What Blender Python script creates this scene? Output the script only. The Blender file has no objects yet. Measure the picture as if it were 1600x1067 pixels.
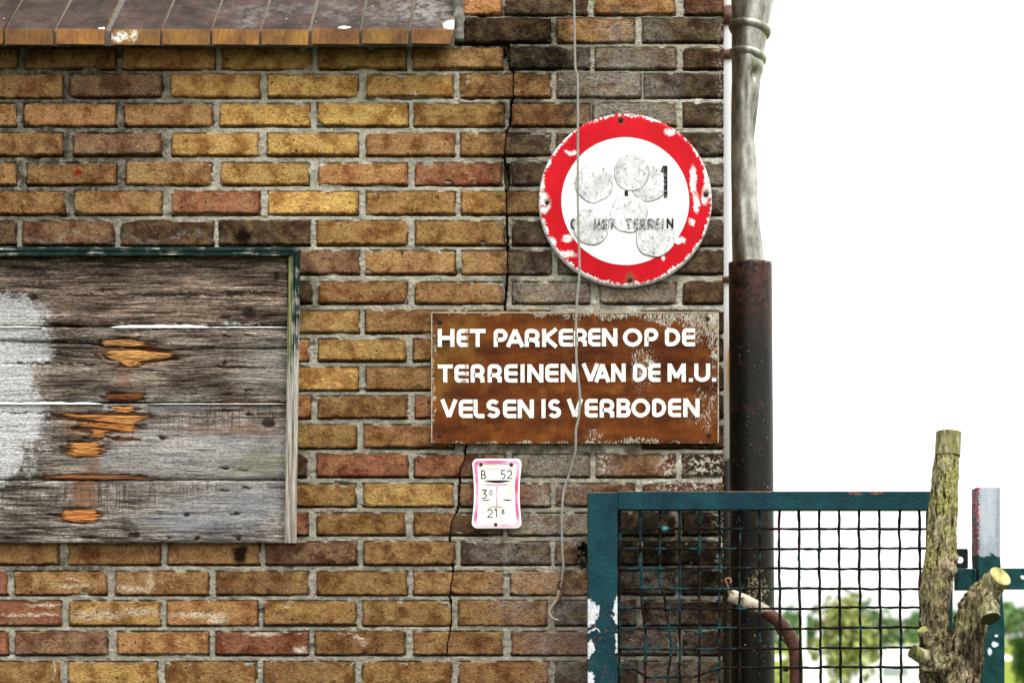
import bpy, bmesh, math, random
import numpy as np
from mathutils import Vector, noise as mn

# ------------------------------------------------------------------ camera, world, sun, exposure
S, D, CX, HY, EYE = 0.00145, 3.6, 860.0, 995.0, 1.6     # metres per photo pixel on the wall, camera distance, eye
sc = bpy.context.scene
col = sc.collection
cam = bpy.data.cameras.new('camera')
cam.sensor_width = 36.0
cam.lens = 36.0 * D / (1600 * S)
cam.shift_x = (800 - CX) / 1600
cam.shift_y = (HY - 533.5) / 1600
cam.clip_start, cam.clip_end = 0.05, 6000
cam.dof.use_dof = True
cam.dof.focus_distance = D - 0.03
cam.dof.aperture_fstop = 4.0
cam.dof.aperture_blades = 7
cam_o = bpy.data.objects.new('camera', cam)
cam_o.location = (0, -D, EYE)
cam_o.rotation_euler = (math.pi / 2, 0, 0)
col.objects.link(cam_o)
sc.camera = cam_o

SUN_EL, SUN_AZ = math.radians(58), math.radians(140)       # azimuth clockwise from +Y (over the viewer's right shoulder)
w = bpy.data.worlds.new('World'); sc.world = w; w.use_nodes = True
wt = w.node_tree; wt.nodes.clear()
sky = wt.nodes.new('ShaderNodeTexSky'); sky.sky_type = 'NISHITA'; sky.sun_disc = False
sky.sun_elevation = SUN_EL; sky.sun_rotation = SUN_AZ
sky.dust_density = 4.0
hs = wt.nodes.new('ShaderNodeHueSaturation'); hs.inputs['Saturation'].default_value = 0.15
tc = wt.nodes.new('ShaderNodeTexCoord'); sp = wt.nodes.new('ShaderNodeSeparateXYZ')
wt.links.new(tc.outputs['Generated'], sp.inputs[0])
cie = wt.nodes.new('ShaderNodeMapRange'); wt.links.new(sp.outputs[2], cie.inputs[0])      # overcast sky: zenith three times the horizon
for i_, v_ in zip((1, 2, 3, 4), (0.0, 1.0, 9.0, 27.0)): cie.inputs[i_].default_value = v_
mx = wt.nodes.new('ShaderNodeMix'); mx.data_type = 'RGBA'; mx.inputs[0].default_value = 0.85
bg = wt.nodes.new('ShaderNodeBackground'); bg.inputs['Strength'].default_value = 0.12
wo = wt.nodes.new('ShaderNodeOutputWorld')
wt.links.new(cie.outputs[0], mx.inputs[7])
wt.links.new(sky.outputs[0], hs.inputs['Color']); wt.links.new(hs.outputs[0], mx.inputs[6])
wt.links.new(mx.outputs[2], bg.inputs['Color']); wt.links.new(bg.outputs[0], wo.inputs['Surface'])

sun = bpy.data.lights.new('sun', 'SUN'); sun.energy = 1.9; sun.angle = math.radians(11); sun.color = (1, 0.96, 0.9)
sun_o = bpy.data.objects.new('sun', sun)
sd = Vector((math.sin(SUN_AZ) * math.cos(SUN_EL), math.cos(SUN_AZ) * math.cos(SUN_EL), math.sin(SUN_EL)))
sun_o.rotation_euler = sd.to_track_quat('Z', 'Y').to_euler()
sun_o.location = (3, -4, 6)
col.objects.link(sun_o)

sc.view_settings.view_transform = 'Standard'
sc.view_settings.look = 'None'
sc.view_settings.gamma = 1.0
sc.view_settings.use_curve_mapping = False
sc.view_settings.exposure = 0.4
sc.cycles.max_bounces = 6
sc.cycles.use_denoising = True

R = random.Random(7)

# ------------------------------------------------------------------ helpers
def P(px, py, Y=0.0):
    k = (D + Y) / D
    return Vector(((px - CX) * S * k, Y, EYE + (HY - py) * S * k))

def lin(c):
    f = lambda v: (v / 12.92 if v <= 0.04045 else ((v + 0.055) / 1.055) ** 2.4)
    return tuple(f(v / 255.0) for v in c)

def n2(x, y, z=0.0):
    return mn.noise(Vector((x, y, z)))

_rs = np.random.RandomState(11)
_perm = _rs.permutation(256); _perm = np.concatenate([_perm, _perm, _perm])
_grad = _rs.normal(size=(256, 3)); _grad /= np.linalg.norm(_grad, axis=1)[:, None]
def pn(x, y, z=0.0):
    """vectorised gradient noise, about -0.7 .. 0.7"""
    x, y, z = np.broadcast_arrays(np.asarray(x, float), np.asarray(y, float), np.asarray(z, float))
    xi, yi, zi = np.floor(x).astype(int), np.floor(y).astype(int), np.floor(z).astype(int)
    xf, yf, zf = x - xi, y - yi, z - zi
    u, v, w_ = (t * t * t * (t * (t * 6 - 15) + 10) for t in (xf, yf, zf))
    r = 0.0
    for dx in (0, 1):
        for dy in (0, 1):
            for dz in (0, 1):
                g = _grad[_perm[_perm[_perm[(xi + dx) & 255] + ((yi + dy) & 255)] + ((zi + dz) & 255)]]
                d = g[..., 0] * (xf - dx) + g[..., 1] * (yf - dy) + g[..., 2] * (zf - dz)
                r = r + d * (u if dx else 1 - u) * (v if dy else 1 - v) * (w_ if dz else 1 - w_)
    return r * 1.5
def fbm(x, y, z=0.0, o=4, g=.55):
    r, a, f = 0.0, 1.0, 1.0
    for i in range(o):
        r = r + a * pn(x * f + i * 7.3, y * f + i * 3.1, z); a *= g; f *= 2.03
    return r
def npsm(a, b, v):
    t = np.clip((v - a) / (b - a), 0, 1); return t * t * (3 - 2 * t)
def npblobs(x, y, ell, soft=.5, warp=0.0, ws=.02):
    """stain map: soft ellipses (cx, cy, rx, ry[, weight]) in hundreds of photo pixels, ragged by noise"""
    if warp:
        wx = fbm(x * ws, y * ws, 1.7, 4) * warp * 100; wy = fbm(x * ws, y * ws, 8.2, 4) * warp * 100
        x, y = x + wx, y + wy
    r = np.zeros(np.shape(x))
    for e in ell:
        d = np.hypot((x - e[0] * 100) / (e[2] * 100), (y - e[1] * 100) / (e[3] * 100))
        r = np.maximum(r, (1 - npsm(1 - soft, 1 + soft, d)) * (e[4] if len(e) > 4 else 1.0))
    return r
def npP(px, py, Y=0.0):
    k = (D + Y) / D
    return np.stack(np.broadcast_arrays((px - CX) * S * k, np.asarray(Y, float) + 0 * px, EYE + (HY - py) * S * k), -1)
def grid_obj(name, parent, pts, back, mat, attrs=None, smooth=True, tone=None):
    """pts (nv, nu, 3): front sheet with a skirt back to depth `back`; attrs {name: (nv, nu[, 4])}"""
    nv, nu = pts.shape[:2]
    V = pts.reshape(-1, 3)
    id_ = np.arange(nv * nu).reshape(nv, nu)
    F = np.stack([id_[:-1, :-1], id_[1:, :-1], id_[1:, 1:], id_[:-1, 1:]], -1).reshape(-1, 4)
    loop = np.concatenate([id_[0, :], id_[1:, -1], id_[-1, -2::-1], id_[-2:0:-1, 0]])
    sk = V[loop].copy(); sk[:, 1] = back
    n = len(loop); b = nv * nu + np.arange(n)
    F = np.concatenate([F, np.stack([loop, np.roll(loop, -1), np.roll(b, -1), b], -1)])
    V = np.concatenate([V, sk])
    off = Vector((0, 0, 0)); o0 = parent
    while o0 is not None: off += Vector(o0.location); o0 = o0.parent
    c = V.mean(0)
    o = obj(name, np_mesh(name, V - c, F, smooth), parent, mat, Vector(c) - off)
    for k, a in (attrs or {}).items():
        if a.ndim == 3:
            full = np.concatenate([a.reshape(-1, 4), a.reshape(-1, 4)[loop]])
            at = o.data.attributes.new(k, 'FLOAT_COLOR', 'POINT'); at.data.foreach_set('color', full.astype(np.float32).ravel())
        else:
            full = np.concatenate([a.ravel(), a.ravel()[loop]])
            at = o.data.attributes.new(k, 'FLOAT', 'POINT'); at.data.foreach_set('value', full.astype(np.float32))
    if tone is not None: o.color = tuple(tone) + (1,)
    return o
def np_mesh(name, V, F, smooth=True):
    m = bpy.data.meshes.new(name)
    m.vertices.add(len(V)); m.vertices.foreach_set('co', np.ascontiguousarray(V, np.float32).ravel())
    m.loops.add(F.size); m.loops.foreach_set('vertex_index', np.ascontiguousarray(F, np.int32).ravel())
    m.polygons.add(len(F)); m.polygons.foreach_set('loop_start', np.arange(0, F.size, F.shape[1], dtype=np.int32))
    m.update(calc_edges=True)
    if smooth: m.polygons.foreach_set('use_smooth', np.ones(len(F), bool))
    return m

def sm(a, b, v):
    t = min(1.0, max(0.0, (v - a) / (b - a)))
    return t * t * (3 - 2 * t)

def obj(name, mesh, parent=None, mat=None, loc=None, label=None, cat=None, group=None, kind=None):
    o = bpy.data.objects.new(name, mesh)
    col.objects.link(o)
    if parent is not None:
        o.parent = parent
    if loc is not None:
        o.location = loc
    if mat is not None and mesh is not None and not len(mesh.materials):
        mesh.materials.append(mat)
    for k, v in (('label', label), ('category', cat), ('group', group), ('kind', kind)):
        if v: o[k] = v
    return o

def empty(name, loc, label, cat, group=None):
    o = bpy.data.objects.new(name, None)
    o.empty_display_size = 0.05
    col.objects.link(o)
    o.location = loc
    o['label'] = label; o['category'] = cat
    if group: o['group'] = group
    return o

def mesh(name, verts, faces, smooth=False):
    m = bpy.data.meshes.new(name)
    m.from_pydata([tuple(v) for v in verts], [], faces)
    m.update()
    if smooth:
        m.polygons.foreach_set('use_smooth', [True] * len(m.polygons))
    return m

def child(name, parent, verts, faces, mat, smooth=False, label=None, kind=None):
    """world-space verts -> mesh object under parent (parent has only a location)"""
    o0 = parent
    off = Vector((0, 0, 0))
    while o0 is not None:
        off += Vector(o0.location); o0 = o0.parent
    c = Vector((0, 0, 0))
    for v in verts: c += Vector(v)
    c /= len(verts)
    m = mesh(name, [Vector(v) - c for v in verts], faces, smooth)
    return obj(name, m, parent, mat, c - off, label=label, kind=kind)

def box_vf(a, b):
    (x0, y0, z0), (x1, y1, z1) = a, b
    v = [(x0,y0,z0),(x1,y0,z0),(x1,y1,z0),(x0,y1,z0),(x0,y0,z1),(x1,y0,z1),(x1,y1,z1),(x0,y1,z1)]
    f = [(0,3,2,1),(4,5,6,7),(0,1,5,4),(1,2,6,5),(2,3,7,6),(3,0,4,7)]
    return v, f

def bevel_mesh(m, width, seg=2):
    bm = bmesh.new(); bm.from_mesh(m)
    bmesh.ops.bevel(bm, geom=list(bm.edges), offset=width, segments=seg, profile=0.6, affect='EDGES')
    bm.to_mesh(m); bm.free(); m.update()

def bbox(name, parent, a, b, mat, bev=0.0, label=None):
    v, f = box_vf(a, b)
    o = child(name, parent, v, f, mat, label=label)
    if bev: bevel_mesh(o.data, bev)
    return o

def join_vf(parts):
    V, F = [], []
    for v, f in parts:
        n = len(V); V += list(v); F += [tuple(i + n for i in q) for q in f]
    return V, F

def loft(rings, cap=True):
    V, F = [], []
    n = len(rings[0])
    for r in rings: V += r
    for i in range(len(rings) - 1):
        for j in range(n):
            k = (j + 1) % n
            F.append((i*n + j, i*n + k, (i+1)*n + k, (i+1)*n + j))
    if cap:
        F.append(tuple(reversed(range(n)))); F.append(tuple((len(rings)-1)*n + j for j in range(n)))
    return V, F

def tube(path, rad, n=10, wob=0.0, seed=0.0, cap=True):
    pts = [Vector(p) for p in path]
    rads = rad if isinstance(rad, (list, tuple)) else [rad] * len(pts)
    rings = []
    up = Vector((0, -1, 0))
    for i, p in enumerate(pts):
        t = (pts[min(i+1, len(pts)-1)] - pts[max(i-1, 0)]).normalized()
        u = up - t * up.dot(t)
        if u.length < 1e-3: u = Vector((1, 0, 0)) - t * t.x
        u.normalize(); v = t.cross(u); up = u
        ring = []
        for j in range(n):
            a = 2 * math.pi * j / n
            r = rads[i] * (1 + wob * mn.noise(Vector((p.x*60 + seed, p.z*60 + j*0.9, p.y*60))))
            ring.append(p + (u * math.cos(a) + v * math.sin(a)) * r)
        rings.append(ring)
    return loft(rings, cap)

def smooth_path(pts, sub=6):
    pts = [Vector(p) for p in pts]
    out = []
    for i in range(len(pts) - 1):
        p0 = pts[max(i-1, 0)]; p1 = pts[i]; p2 = pts[i+1]; p3 = pts[min(i+2, len(pts)-1)]
        for k in range(sub):
            t = k / sub
            out.append(0.5 * ((2*p1) + (p2-p0)*t + (2*p0-5*p1+4*p2-p3)*t*t + (-p0+3*p1-3*p2+p3)*t**3))
    out.append(pts[-1])
    return out

# ------------------------------------------------------------------ material helper
class M:
    def __init__(self, name):
        self.mat = bpy.data.materials.new(name); self.mat.use_nodes = True
        self.t = self.mat.node_tree; self.N = self.t.nodes; self.N.clear()
        self.out = self.N.new('ShaderNodeOutputMaterial')
        self.b = self.N.new('ShaderNodeBsdfPrincipled')
        self.t.links.new(self.b.outputs[0], self.out.inputs[0])
        self.b.inputs['Specular IOR Level'].default_value = 0.08
    def put(self, sock, v):
        if v is None: return
        if hasattr(v, 'is_output'): self.t.links.new(v, sock)
        elif isinstance(v, (tuple, list)):
            v = tuple(v)
            if sock.type == 'RGBA' and len(v) == 3: v = v + (1,)
            sock.default_value = v
        else:
            if sock.type == 'RGBA': sock.default_value = (v, v, v, 1)
            elif sock.type == 'VECTOR': sock.default_value = (v, v, v)
            else: sock.default_value = v
    def set(self, **k):
        nm = {'color': 'Base Color', 'rough': 'Roughness', 'metal': 'Metallic', 'normal': 'Normal', 'spec': 'Specular IOR Level', 'coat': 'Coat Weight'}
        for a, v in k.items(): self.put(self.b.inputs[nm[a]], v)
        return self.mat
    def pos(self):
        return self.N.new('ShaderNodeNewGeometry').outputs['Position']
    def pxpos(self, pos=None):
        """world position as photo pixels / 100 on the wall plane (x, 0, y)"""
        n = self.N.new('ShaderNodeMapping'); n.vector_type = 'POINT'
        k = 1 / (100 * S)
        self.put(n.inputs['Vector'], pos or self.pos())
        n.inputs['Scale'].default_value = (k, 0, -k)
        n.inputs['Location'].default_value = (CX / 100, 0, (HY + EYE / S) / 100)
        return n.outputs[0]
    def vscale(self, v, s, loc=(0, 0, 0)):
        n = self.N.new('ShaderNodeMapping'); self.put(n.inputs['Vector'], v)
        n.inputs['Scale'].default_value = s; n.inputs['Location'].default_value = loc
        return n.outputs[0]
    def noise(self, scale, detail=4, rough=0.6, vec=None, dist=0.0, color=False):
        n = self.N.new('ShaderNodeTexNoise')
        self.put(n.inputs['Vector'], vec if vec is not None else self.pos())
        n.inputs['Scale'].default_value = scale; n.inputs['Detail'].default_value = detail
        n.inputs['Roughness'].default_value = rough; n.inputs['Distortion'].default_value = dist
        return n.outputs['Color' if color else 'Fac']
    def voro(self, scale, vec=None, feature='F1', rnd=1.0):
        n = self.N.new('ShaderNodeTexVoronoi'); n.feature = feature
        self.put(n.inputs['Vector'], vec if vec is not None else self.pos())
        n.inputs['Scale'].default_value = scale; n.inputs['Randomness'].default_value = rnd
        return n.outputs['Distance']
    def mr(self, v, a, b, c=0.0, d=1.0, smooth=False):
        n = self.N.new('ShaderNodeMapRange'); self.put(n.inputs[0], v)
        if smooth: n.interpolation_type = 'SMOOTHSTEP'
        for i, q in zip((1, 2, 3, 4), (a, b, c, d)): n.inputs[i].default_value = q
        return n.outputs[0]
    def m(self, op, a, b=0.0, clamp=False):
        n = self.N.new('ShaderNodeMath'); n.operation = op; n.use_clamp = clamp
        self.put(n.inputs[0], a); self.put(n.inputs[1], b)
        return n.outputs[0]
    def vm(self, op, a, b=None):
        n = self.N.new('ShaderNodeVectorMath'); n.operation = op
        self.put(n.inputs[0], a); self.put(n.inputs[1], b)
        return n.outputs['Value' if op in ('LENGTH', 'DISTANCE') else 0]
    def mix(self, f, a, b, mode='MIX'):
        n = self.N.new('ShaderNodeMix'); n.data_type = 'RGBA'; n.blend_type = mode
        self.put(n.inputs[0], f); self.put(n.inputs[6], a); self.put(n.inputs[7], b)
        return n.outputs[2]
    def bump(self, h, strength=0.5, dist=0.002, normal=None):
        n = self.N.new('ShaderNodeBump'); n.inputs['Strength'].default_value = strength
        n.inputs['Distance'].default_value = dist
        self.put(n.inputs['Height'], h); self.put(n.inputs['Normal'], normal)
        return n.outputs[0]
    def info(self, what):
        return self.N.new('ShaderNodeObjectInfo').outputs[what]
    def attr(self, name):
        n = self.N.new('ShaderNodeAttribute'); n.attribute_name = name
        return n.outputs['Fac']
    def attrs(self, name):
        """four stain channels of a colour attribute"""
        n = self.N.new('ShaderNodeAttribute'); n.attribute_name = name
        q = self.N.new('ShaderNodeSeparateColor'); self.t.links.new(n.outputs['Color'], q.inputs[0])
        return q.outputs[0], q.outputs[1], q.outputs[2], n.outputs['Alpha']
    def warp(self, v, scale, amt):
        c = self.noise(scale, 4, 0.6, v, color=True)
        d = self.vm('SUBTRACT', c, (0.5, 0.5, 0.5))
        d = self.vm('MULTIPLY', d, (amt, 0, amt))
        return self.vm('ADD', v, d)
    def blobs(self, v, ell, soft=0.5):
        """max of soft ellipses (cx, cy, rx, ry[, weight]) in v.x / v.z"""
        acc = None
        for e in ell:
            cx, cy, rx, ry = e[:4]
            q = self.vscale(v, (1/rx, 0, 1/ry), (-cx/rx, 0, -cy/ry))
            d = self.mr(self.vm('LENGTH', q), 1 + soft, 1 - soft, 0.0, e[4] if len(e) > 4 else 1.0, True)
            acc = d if acc is None else self.m('MAXIMUM', acc, d)
        return acc

def simple(name, c, rough=0.7, metal=0.0, spec=0.1, var=0.25, scale=60.0, bump=0.0, bscale=300.0):
    m = M(name)
    n = m.noise(scale, 5, 0.65)
    base = m.mix(1.0, c, m.mr(n, 0.25, 0.75, 1 - var, 1 + var), 'MULTIPLY')
    nr = m.bump(m.noise(bscale, 4, 0.7), bump, 0.001) if bump else None
    return m.set(color=base, rough=rough, metal=metal, spec=spec, normal=nr)

# ------------------------------------------------------------------ materials
def mat_brick():
    m = M('brick')
    pos = m.pos()
    rnd = m.info('Random')
    off = m.N.new('ShaderNodeCombineXYZ'); m.put(off.inputs[0], m.m('MULTIPLY', rnd, 31.0)); m.put(off.inputs[1], m.m('MULTIPLY', rnd, 17.0))
    p = m.vm('ADD', pos, off.outputs[0])
    c = m.info('Color')
    cloud = m.noise(24, 4, 0.6, p, color=True)
    cs = m.N.new('ShaderNodeSeparateColor'); m.t.links.new(cloud, cs.inputs[0])
    c1 = m.mix(m.mr(cs.outputs[0], 0.44, 0.60, 0, 0.95), c, m.mix(1, c, (0.50, 0.38, 0.31), 'MULTIPLY'))
    c1 = m.mix(m.mr(cs.outputs[1], 0.48, 0.62, 0, 0.75), c1, m.mix(.35, m.mix(1, c, (1.25, 1.32, 1.16), 'MULTIPLY'), (.36, .26, .11)))
    edge = m.attr('edge')
    eg = m.m('MULTIPLY', m.mr(m.m('ADD', edge, m.m('MULTIPLY', cs.outputs[1], -4.0)), -1.5, 2.2, 1, 0), m.mr(cs.outputs[2], 0.40, 0.54, 0.0, 1))
    c1 = m.mix(m.m('MULTIPLY', eg, 0.8), c1, m.mix(1, c, (0.36, 0.24, 0.20), 'MULTIPLY'))
    streak = m.N.new('ShaderNodeMapping'); m.put(streak.inputs['Vector'], p)
    streak.inputs['Rotation'].default_value = (0, math.radians(24), 0); streak.inputs['Scale'].default_value = (1, 1, 1.9)
    grain = m.noise(150, 5, 0.78, streak.outputs[0])
    c1 = m.mix(0.95, c1, m.mr(grain, 0.34, 0.66, 0.45, 1.42), 'MULTIPLY')
    spk = m.noise(135, 3, 0.6, p, color=True)
    ss = m.N.new('ShaderNodeSeparateColor'); m.t.links.new(spk, ss.inputs[0])
    pit = m.mr(ss.outputs[0], 0.65, 0.69)
    c1 = m.mix(m.m('MULTIPLY', pit, 0.9), c1, (0.012, 0.008, 0.006))
    grit = m.mr(ss.outputs[1], 0.66, 0.71)
    c1 = m.mix(m.m('MULTIPLY', grit, 0.6), c1, m.mix(.55, c, (0.75, 0.62, 0.45)))
    soot_shade, lime, crust, scr = m.attrs('stain')
    big = m.noise(36, 5, 0.68, pos, color=True)
    bs = m.N.new('ShaderNodeSeparateColor'); m.t.links.new(big, bs.inputs[0])
    so = m.m('MULTIPLY', soot_shade, m.mr(bs.outputs[0], 0.36, 0.56, 0.35, 1.0), True)
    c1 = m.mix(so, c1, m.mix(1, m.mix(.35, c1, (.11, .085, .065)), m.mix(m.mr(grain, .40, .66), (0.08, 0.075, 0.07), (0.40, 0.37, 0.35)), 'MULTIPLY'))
    li = m.m('MULTIPLY', lime, m.mr(bs.outputs[1], 0.38, 0.58, 0.08, 1.0), True)
    c1 = m.mix(m.m('MULTIPLY', li, 0.85), c1, m.mix(m.mr(grain, .36, .66), (0.07, 0.06, 0.05), (0.50, 0.46, 0.41)))
    cr = m.m('MULTIPLY', crust, m.mr(ss.outputs[2], .52, .57), True)
    c1 = m.mix(cr, c1, (0.60, 0.58, 0.49))
    sc = m.m('MULTIPLY', scr, m.mr(grain, .42, .52), True)
    c1 = m.mix(sc, c1, (0.72, 0.62, 0.46))
    rust, red, _, _ = m.attrs('spot')
    c1 = m.mix(m.m('MULTIPLY', rust, m.mr(grain, .3, .5, .6, 1)), c1, (0.012, 0.005, 0.004))
    c1 = m.mix(red, c1, (0.26, 0.012, 0.012))
    h = m.m('ADD', m.m('MULTIPLY', bs.outputs[2], 1.2), m.m('MULTIPLY', grain, 1.1))
    h = m.m('SUBTRACT', h, m.m('MULTIPLY', pit, 0.6))
    nr = m.bump(h, 1.0, 0.0075)
    return m.set(color=c1, rough=0.95, spec=0.02, normal=nr)

SOOT_SHADE = [(6.0, 9.0, 7.5, 2.6, .33), (.2, 2.2, 2.2, 2.6, .3), (6.5, 6.2, 1.5, 1.8, .25), (2.0, 9.0, 3.0, .3, .2), (9.8, 2.0, 1.4, 2.6, .42), (10.2, 4.6, 1.1, .4, .4), (11.0, .4, .5, .5, .6), (8.35, 0.75, 0.6, 0.75), (7.55, 0.5, 0.5, 0.28), (7.95, 2.4, 0.22, 1.6, .75), (8.9, 1.35, .35, .55, .95), (8.15, 3.6, .45, 1.0, .7), (8.3, 2.4, .4, .9, .5),
        (10.95, 1.5, .4, 1.7, .72), (11.1, 3.8, .35, 1.2, .7), (10.45, 8.65, 1.2, 0.6, 1.0), (10.4, 9.8, 1.3, 1.2, 1.0), (11.1, 9.5, .5, 1.5, 1.0), (9.1, 8.7, .3, .5, .95), (11.05, 7.25, .5, .35, .9), (11.0, 7.75, .5, .2, .8), (10.0, 7.6, .6, .15, .5),  # behind the gate: dirty bricks with the gate's shading painted in; broken hole blackened
        (7.5, 8.5, .6, .25, .6), (3.0, 3.65, 1.8, .2, .75), (.3, 3.65, .7, .2, .5), (8.7, 6.98, 2.2, .14, .6), (0.5, 2.5, .9, 1.6, .35), (3.5, .8, 4.0, .1, .35), (4.75, 4.6, .15, .5, .8), (8.0, 4.5, .2, .5, .6), (11.3, 5.9, .2, 1.3, .9), (6.8, 8.9, .6, .5, .3)]  # includes shade painted as strips under the sill and the lettered sign
LIME = [(9.75, 1.5, 0.75, 0.75), (9.9, 0.55, .5, .35, .6), (8.75, 4.5, .8, .25, .95), (10.1, 4.55, .4, .25, .8), (11.1, 2.9, .2, .6, .8), (9.6, 1.9, .4, .3, .8),
        (8.75, 7.25, .75, .35), (8.5, 8.1, .65, .4, .9), (8.9, 9.5, .55, .35, .85), (7.95, 8.6, .5, .2, .7), (8.0, 9.5, .35, .3, .6), (8.5, 9.0, .6, .3, .5), (10.2, 9.05, .5, .18, .6),
        (8.8, 10.3, .5, .5, .6), (10.3, 10.0, .7, .5, .5), (4.95, 10.4, .12, .08, .9), (1.9, 3.75, 2.0, .05, .6), (9.3, 2.8, .2, .6, .5), (8.65, 6.0, .3, .2, .4)]
CRUST = [(10.5, 7.3, .25, .2, .8), (11.0, 7.25, .3, .2, .85), (10.7, 7.6, .5, .07, .8), (9.45, 7.2, .1, .3, .8), (11.25, 8.2, .08, .8, .5), (11.25, 1.4, .06, 1.2, .4)]
SCR = [(1.15, 9.15, .28, .02), (1.1, 9.05, .12, .012), (.5, 9.6, .45, .02), (.7, 9.45, .3, .015), (2.1, 9.2, .3, .05, .7), (2.35, 9.12, .05, .2, .5), (1.5, 9.6, .4, .08, .6), (2.2, 9.55, .25, .06, .7), (3.1, 9.6, .45, .04, .8), (3.4, 9.68, .15, .1, .8), (5.42, 9.9, .12, .012), (5.68, 10.05, .04, .04), (5.62, 9.98, .06, .02), (4.1, 9.9, .25, .03, .8), (4.7, 10.15, .12, .05), (7.3, 1.25, .03, .06, .8), (4.5, 9.48, .06, .02), (5.55, 9.95, .03, .03), (6.48, 1.49, .05, .04), (.85, 10.45, .02, .12, .8)]
def wall_stains_shade(x, y):
    z = np.zeros(np.shape(x))
    wx = fbm(x * .022, y * .022, 1.7, 3) * 22; wy = fbm(x * .022, y * .022, 8.2, 3) * 22
    fx_ = pn(x * .09, y * .09, 4.0) * 3; fy_ = pn(x * .09, y * .09, 6.0) * 3
    st = np.stack([npblobs(x + wx, y + wy, SOOT_SHADE, .55), npblobs(x - wx, y + wy, LIME, .6), npblobs(x + fx_ * 3, y + fy_ * 3, CRUST, .5), npblobs(x + fx_, y + fy_, SCR, .5)], -1)
    sp = np.stack([npblobs(x + fx_, y + fy_, [(3.8, 3.69, .13, .11), (3.74, 8.68, .10, .12), (3.76, 8.6, .12, .08)], .4), npblobs(x + fx_, y + fy_, [(1.22, 2.69, .055, .035), (5.67, 9.6, .03, .04)], .3), z, z + 1], -1)
    return st, sp

def mat_mortar():
    m = M('mortar')
    pos = m.pos()
    g = m.noise(190, 5, 0.78)
    b = m.noise(38, 5, 0.65, color=True)
    bs = m.N.new('ShaderNodeSeparateColor'); m.t.links.new(b, bs.inputs[0])
    c = m.mix(m.mr(bs.outputs[0], 0.38, 0.62), (0.33, 0.30, 0.232), (0.51, 0.47, 0.378))
    c = m.mix(1, c, m.mr(g, 0.32, 0.68, 0.62, 1.25), 'MULTIPLY')
    dirt_shade, wh, moss, deep = m.attrs('stain')
    di = m.m('MULTIPLY', dirt_shade, m.mr(bs.outputs[1], .36, .56, .5, 1), True)
    c = m.mix(m.m('MULTIPLY', di, .95), c, m.mix(m.mr(g, .38, .68), (0.012, 0.010, 0.007), (0.105, 0.088, 0.062)))
    w_ = m.m('MULTIPLY', wh, m.mr(bs.outputs[2], .42, .56), True)
    c = m.mix(m.m('MULTIPLY', w_, .85), c, m.mix(m.mr(g, .36, .55), (.35, .34, .29), (0.76, 0.74, 0.67)))
    c = m.mix(m.m('MULTIPLY', moss, m.mr(g, .45, .6, 0, .7)), c, (0.09, 0.08, 0.02))
    c = m.mix(deep, c, (0.012, 0.01, 0.008))
    nr = m.bump(m.m('ADD', g, m.m('MULTIPLY', bs.outputs[1], .9)), 1.0, 0.006)
    return m.set(color=c, rough=0.95, spec=0.02, normal=nr)
DIRT_SHADE = [(5.5, 9.2, 7.0, 2.4, .34), (6.2, 6.0, 1.4, 2.0, .25), (9.2, 2.6, .8, 2.4, .4), (0.8, 1.9, 2.1, 1.9, 1.0), (.3, 3.2, .6, .5, .6), (8.1, 1.6, .4, 1.8, .9), (8.3, .7, .8, .6, 1), (7.6, .9, .3, .4, .95), (10.4, 8.7, 1.2, .9, .95), (10.4, 10, 1.2, .9, .75), (11.1, 9.5, .3, 1.5, .6),  # mortar behind the gate: dirt plus painted shading from the gate
        (8.7, 6.98, 2.5, .12, .8), (0.9, 8.9, 1.1, .25, .9), (9.15, 8.7, .25, .5, .95), (8.0, 4.0, .3, .9, .7), (11.1, 5.8, .15, 1, .6), (3.0, 3.88, 2, .05, .5), (4.8, 4.6, .15, .4, .7), (7.4, 8.6, .5, .3, .5), (7.1, 9.5, .4, .8, .4)]  # includes shade painted under the lettered sign and in the broken hole
WHT = [(11.15, 1.4, .3, 1.6), (10.7, 7.6, .7, .18), (10.9, 7.05, .4, .1), (11.25, 9.0, .1, 1.5, .9), (11.1, 4.8, .3, .3, .8), (9.9, 4.75, .9, .1, .8), (9.6, 7.1, .2, .2, .6), (10.6, 7.6, .3, .06), (10.62, 7.25, .06, .2)]
MOSS = [(10.4, 7.02, .8, .07), (10.4, 8.4, 1, .1)]

def mat_walltex():
    """brickwork beyond the part that is built brick by brick"""
    m = M('brickwork')
    v = m.N.new('ShaderNodeTexBrick')
    sx = m.N.new('ShaderNodeSeparateXYZ'); m.put(sx.inputs[0], m.pos())
    q = m.N.new('ShaderNodeCombineXYZ'); m.put(q.inputs[0], m.m('ADD', sx.outputs[0], sx.outputs[1])); m.put(q.inputs[1], m.m('ADD', sx.outputs[2], -.0189))
    m.t.links.new(q.outputs[0], v.inputs['Vector'])
    v.inputs['Scale'].default_value = 1.0; v.inputs['Brick Width'].default_value = 0.2205; v.inputs['Row Height'].default_value = 0.06656
    v.inputs['Mortar Size'].default_value = 0.0065; v.inputs['Mortar Smooth'].default_value = 0.2
    v.inputs['Color1'].default_value = (.30, .19, .085, 1); v.inputs['Color2'].default_value = (.15, .085, .042, 1); v.inputs['Mortar'].default_value = (.33, .3, .24, 1)
    c = m.mix(.9, v.outputs['Color'], m.mr(m.noise(150, 5, .75), .36, .66, .4, 1.45), 'MULTIPLY')
    c = m.mix(.8, c, m.mr(m.noise(14, 4, .6), .35, .65, .6, 1.25), 'MULTIPLY')
    return m.set(color=c, rough=.9, spec=.2, normal=m.bump(m.m('ADD', m.m('MULTIPLY', v.outputs['Fac'], -1.0), m.noise(180, 5, .7)), .8, .004))

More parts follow.
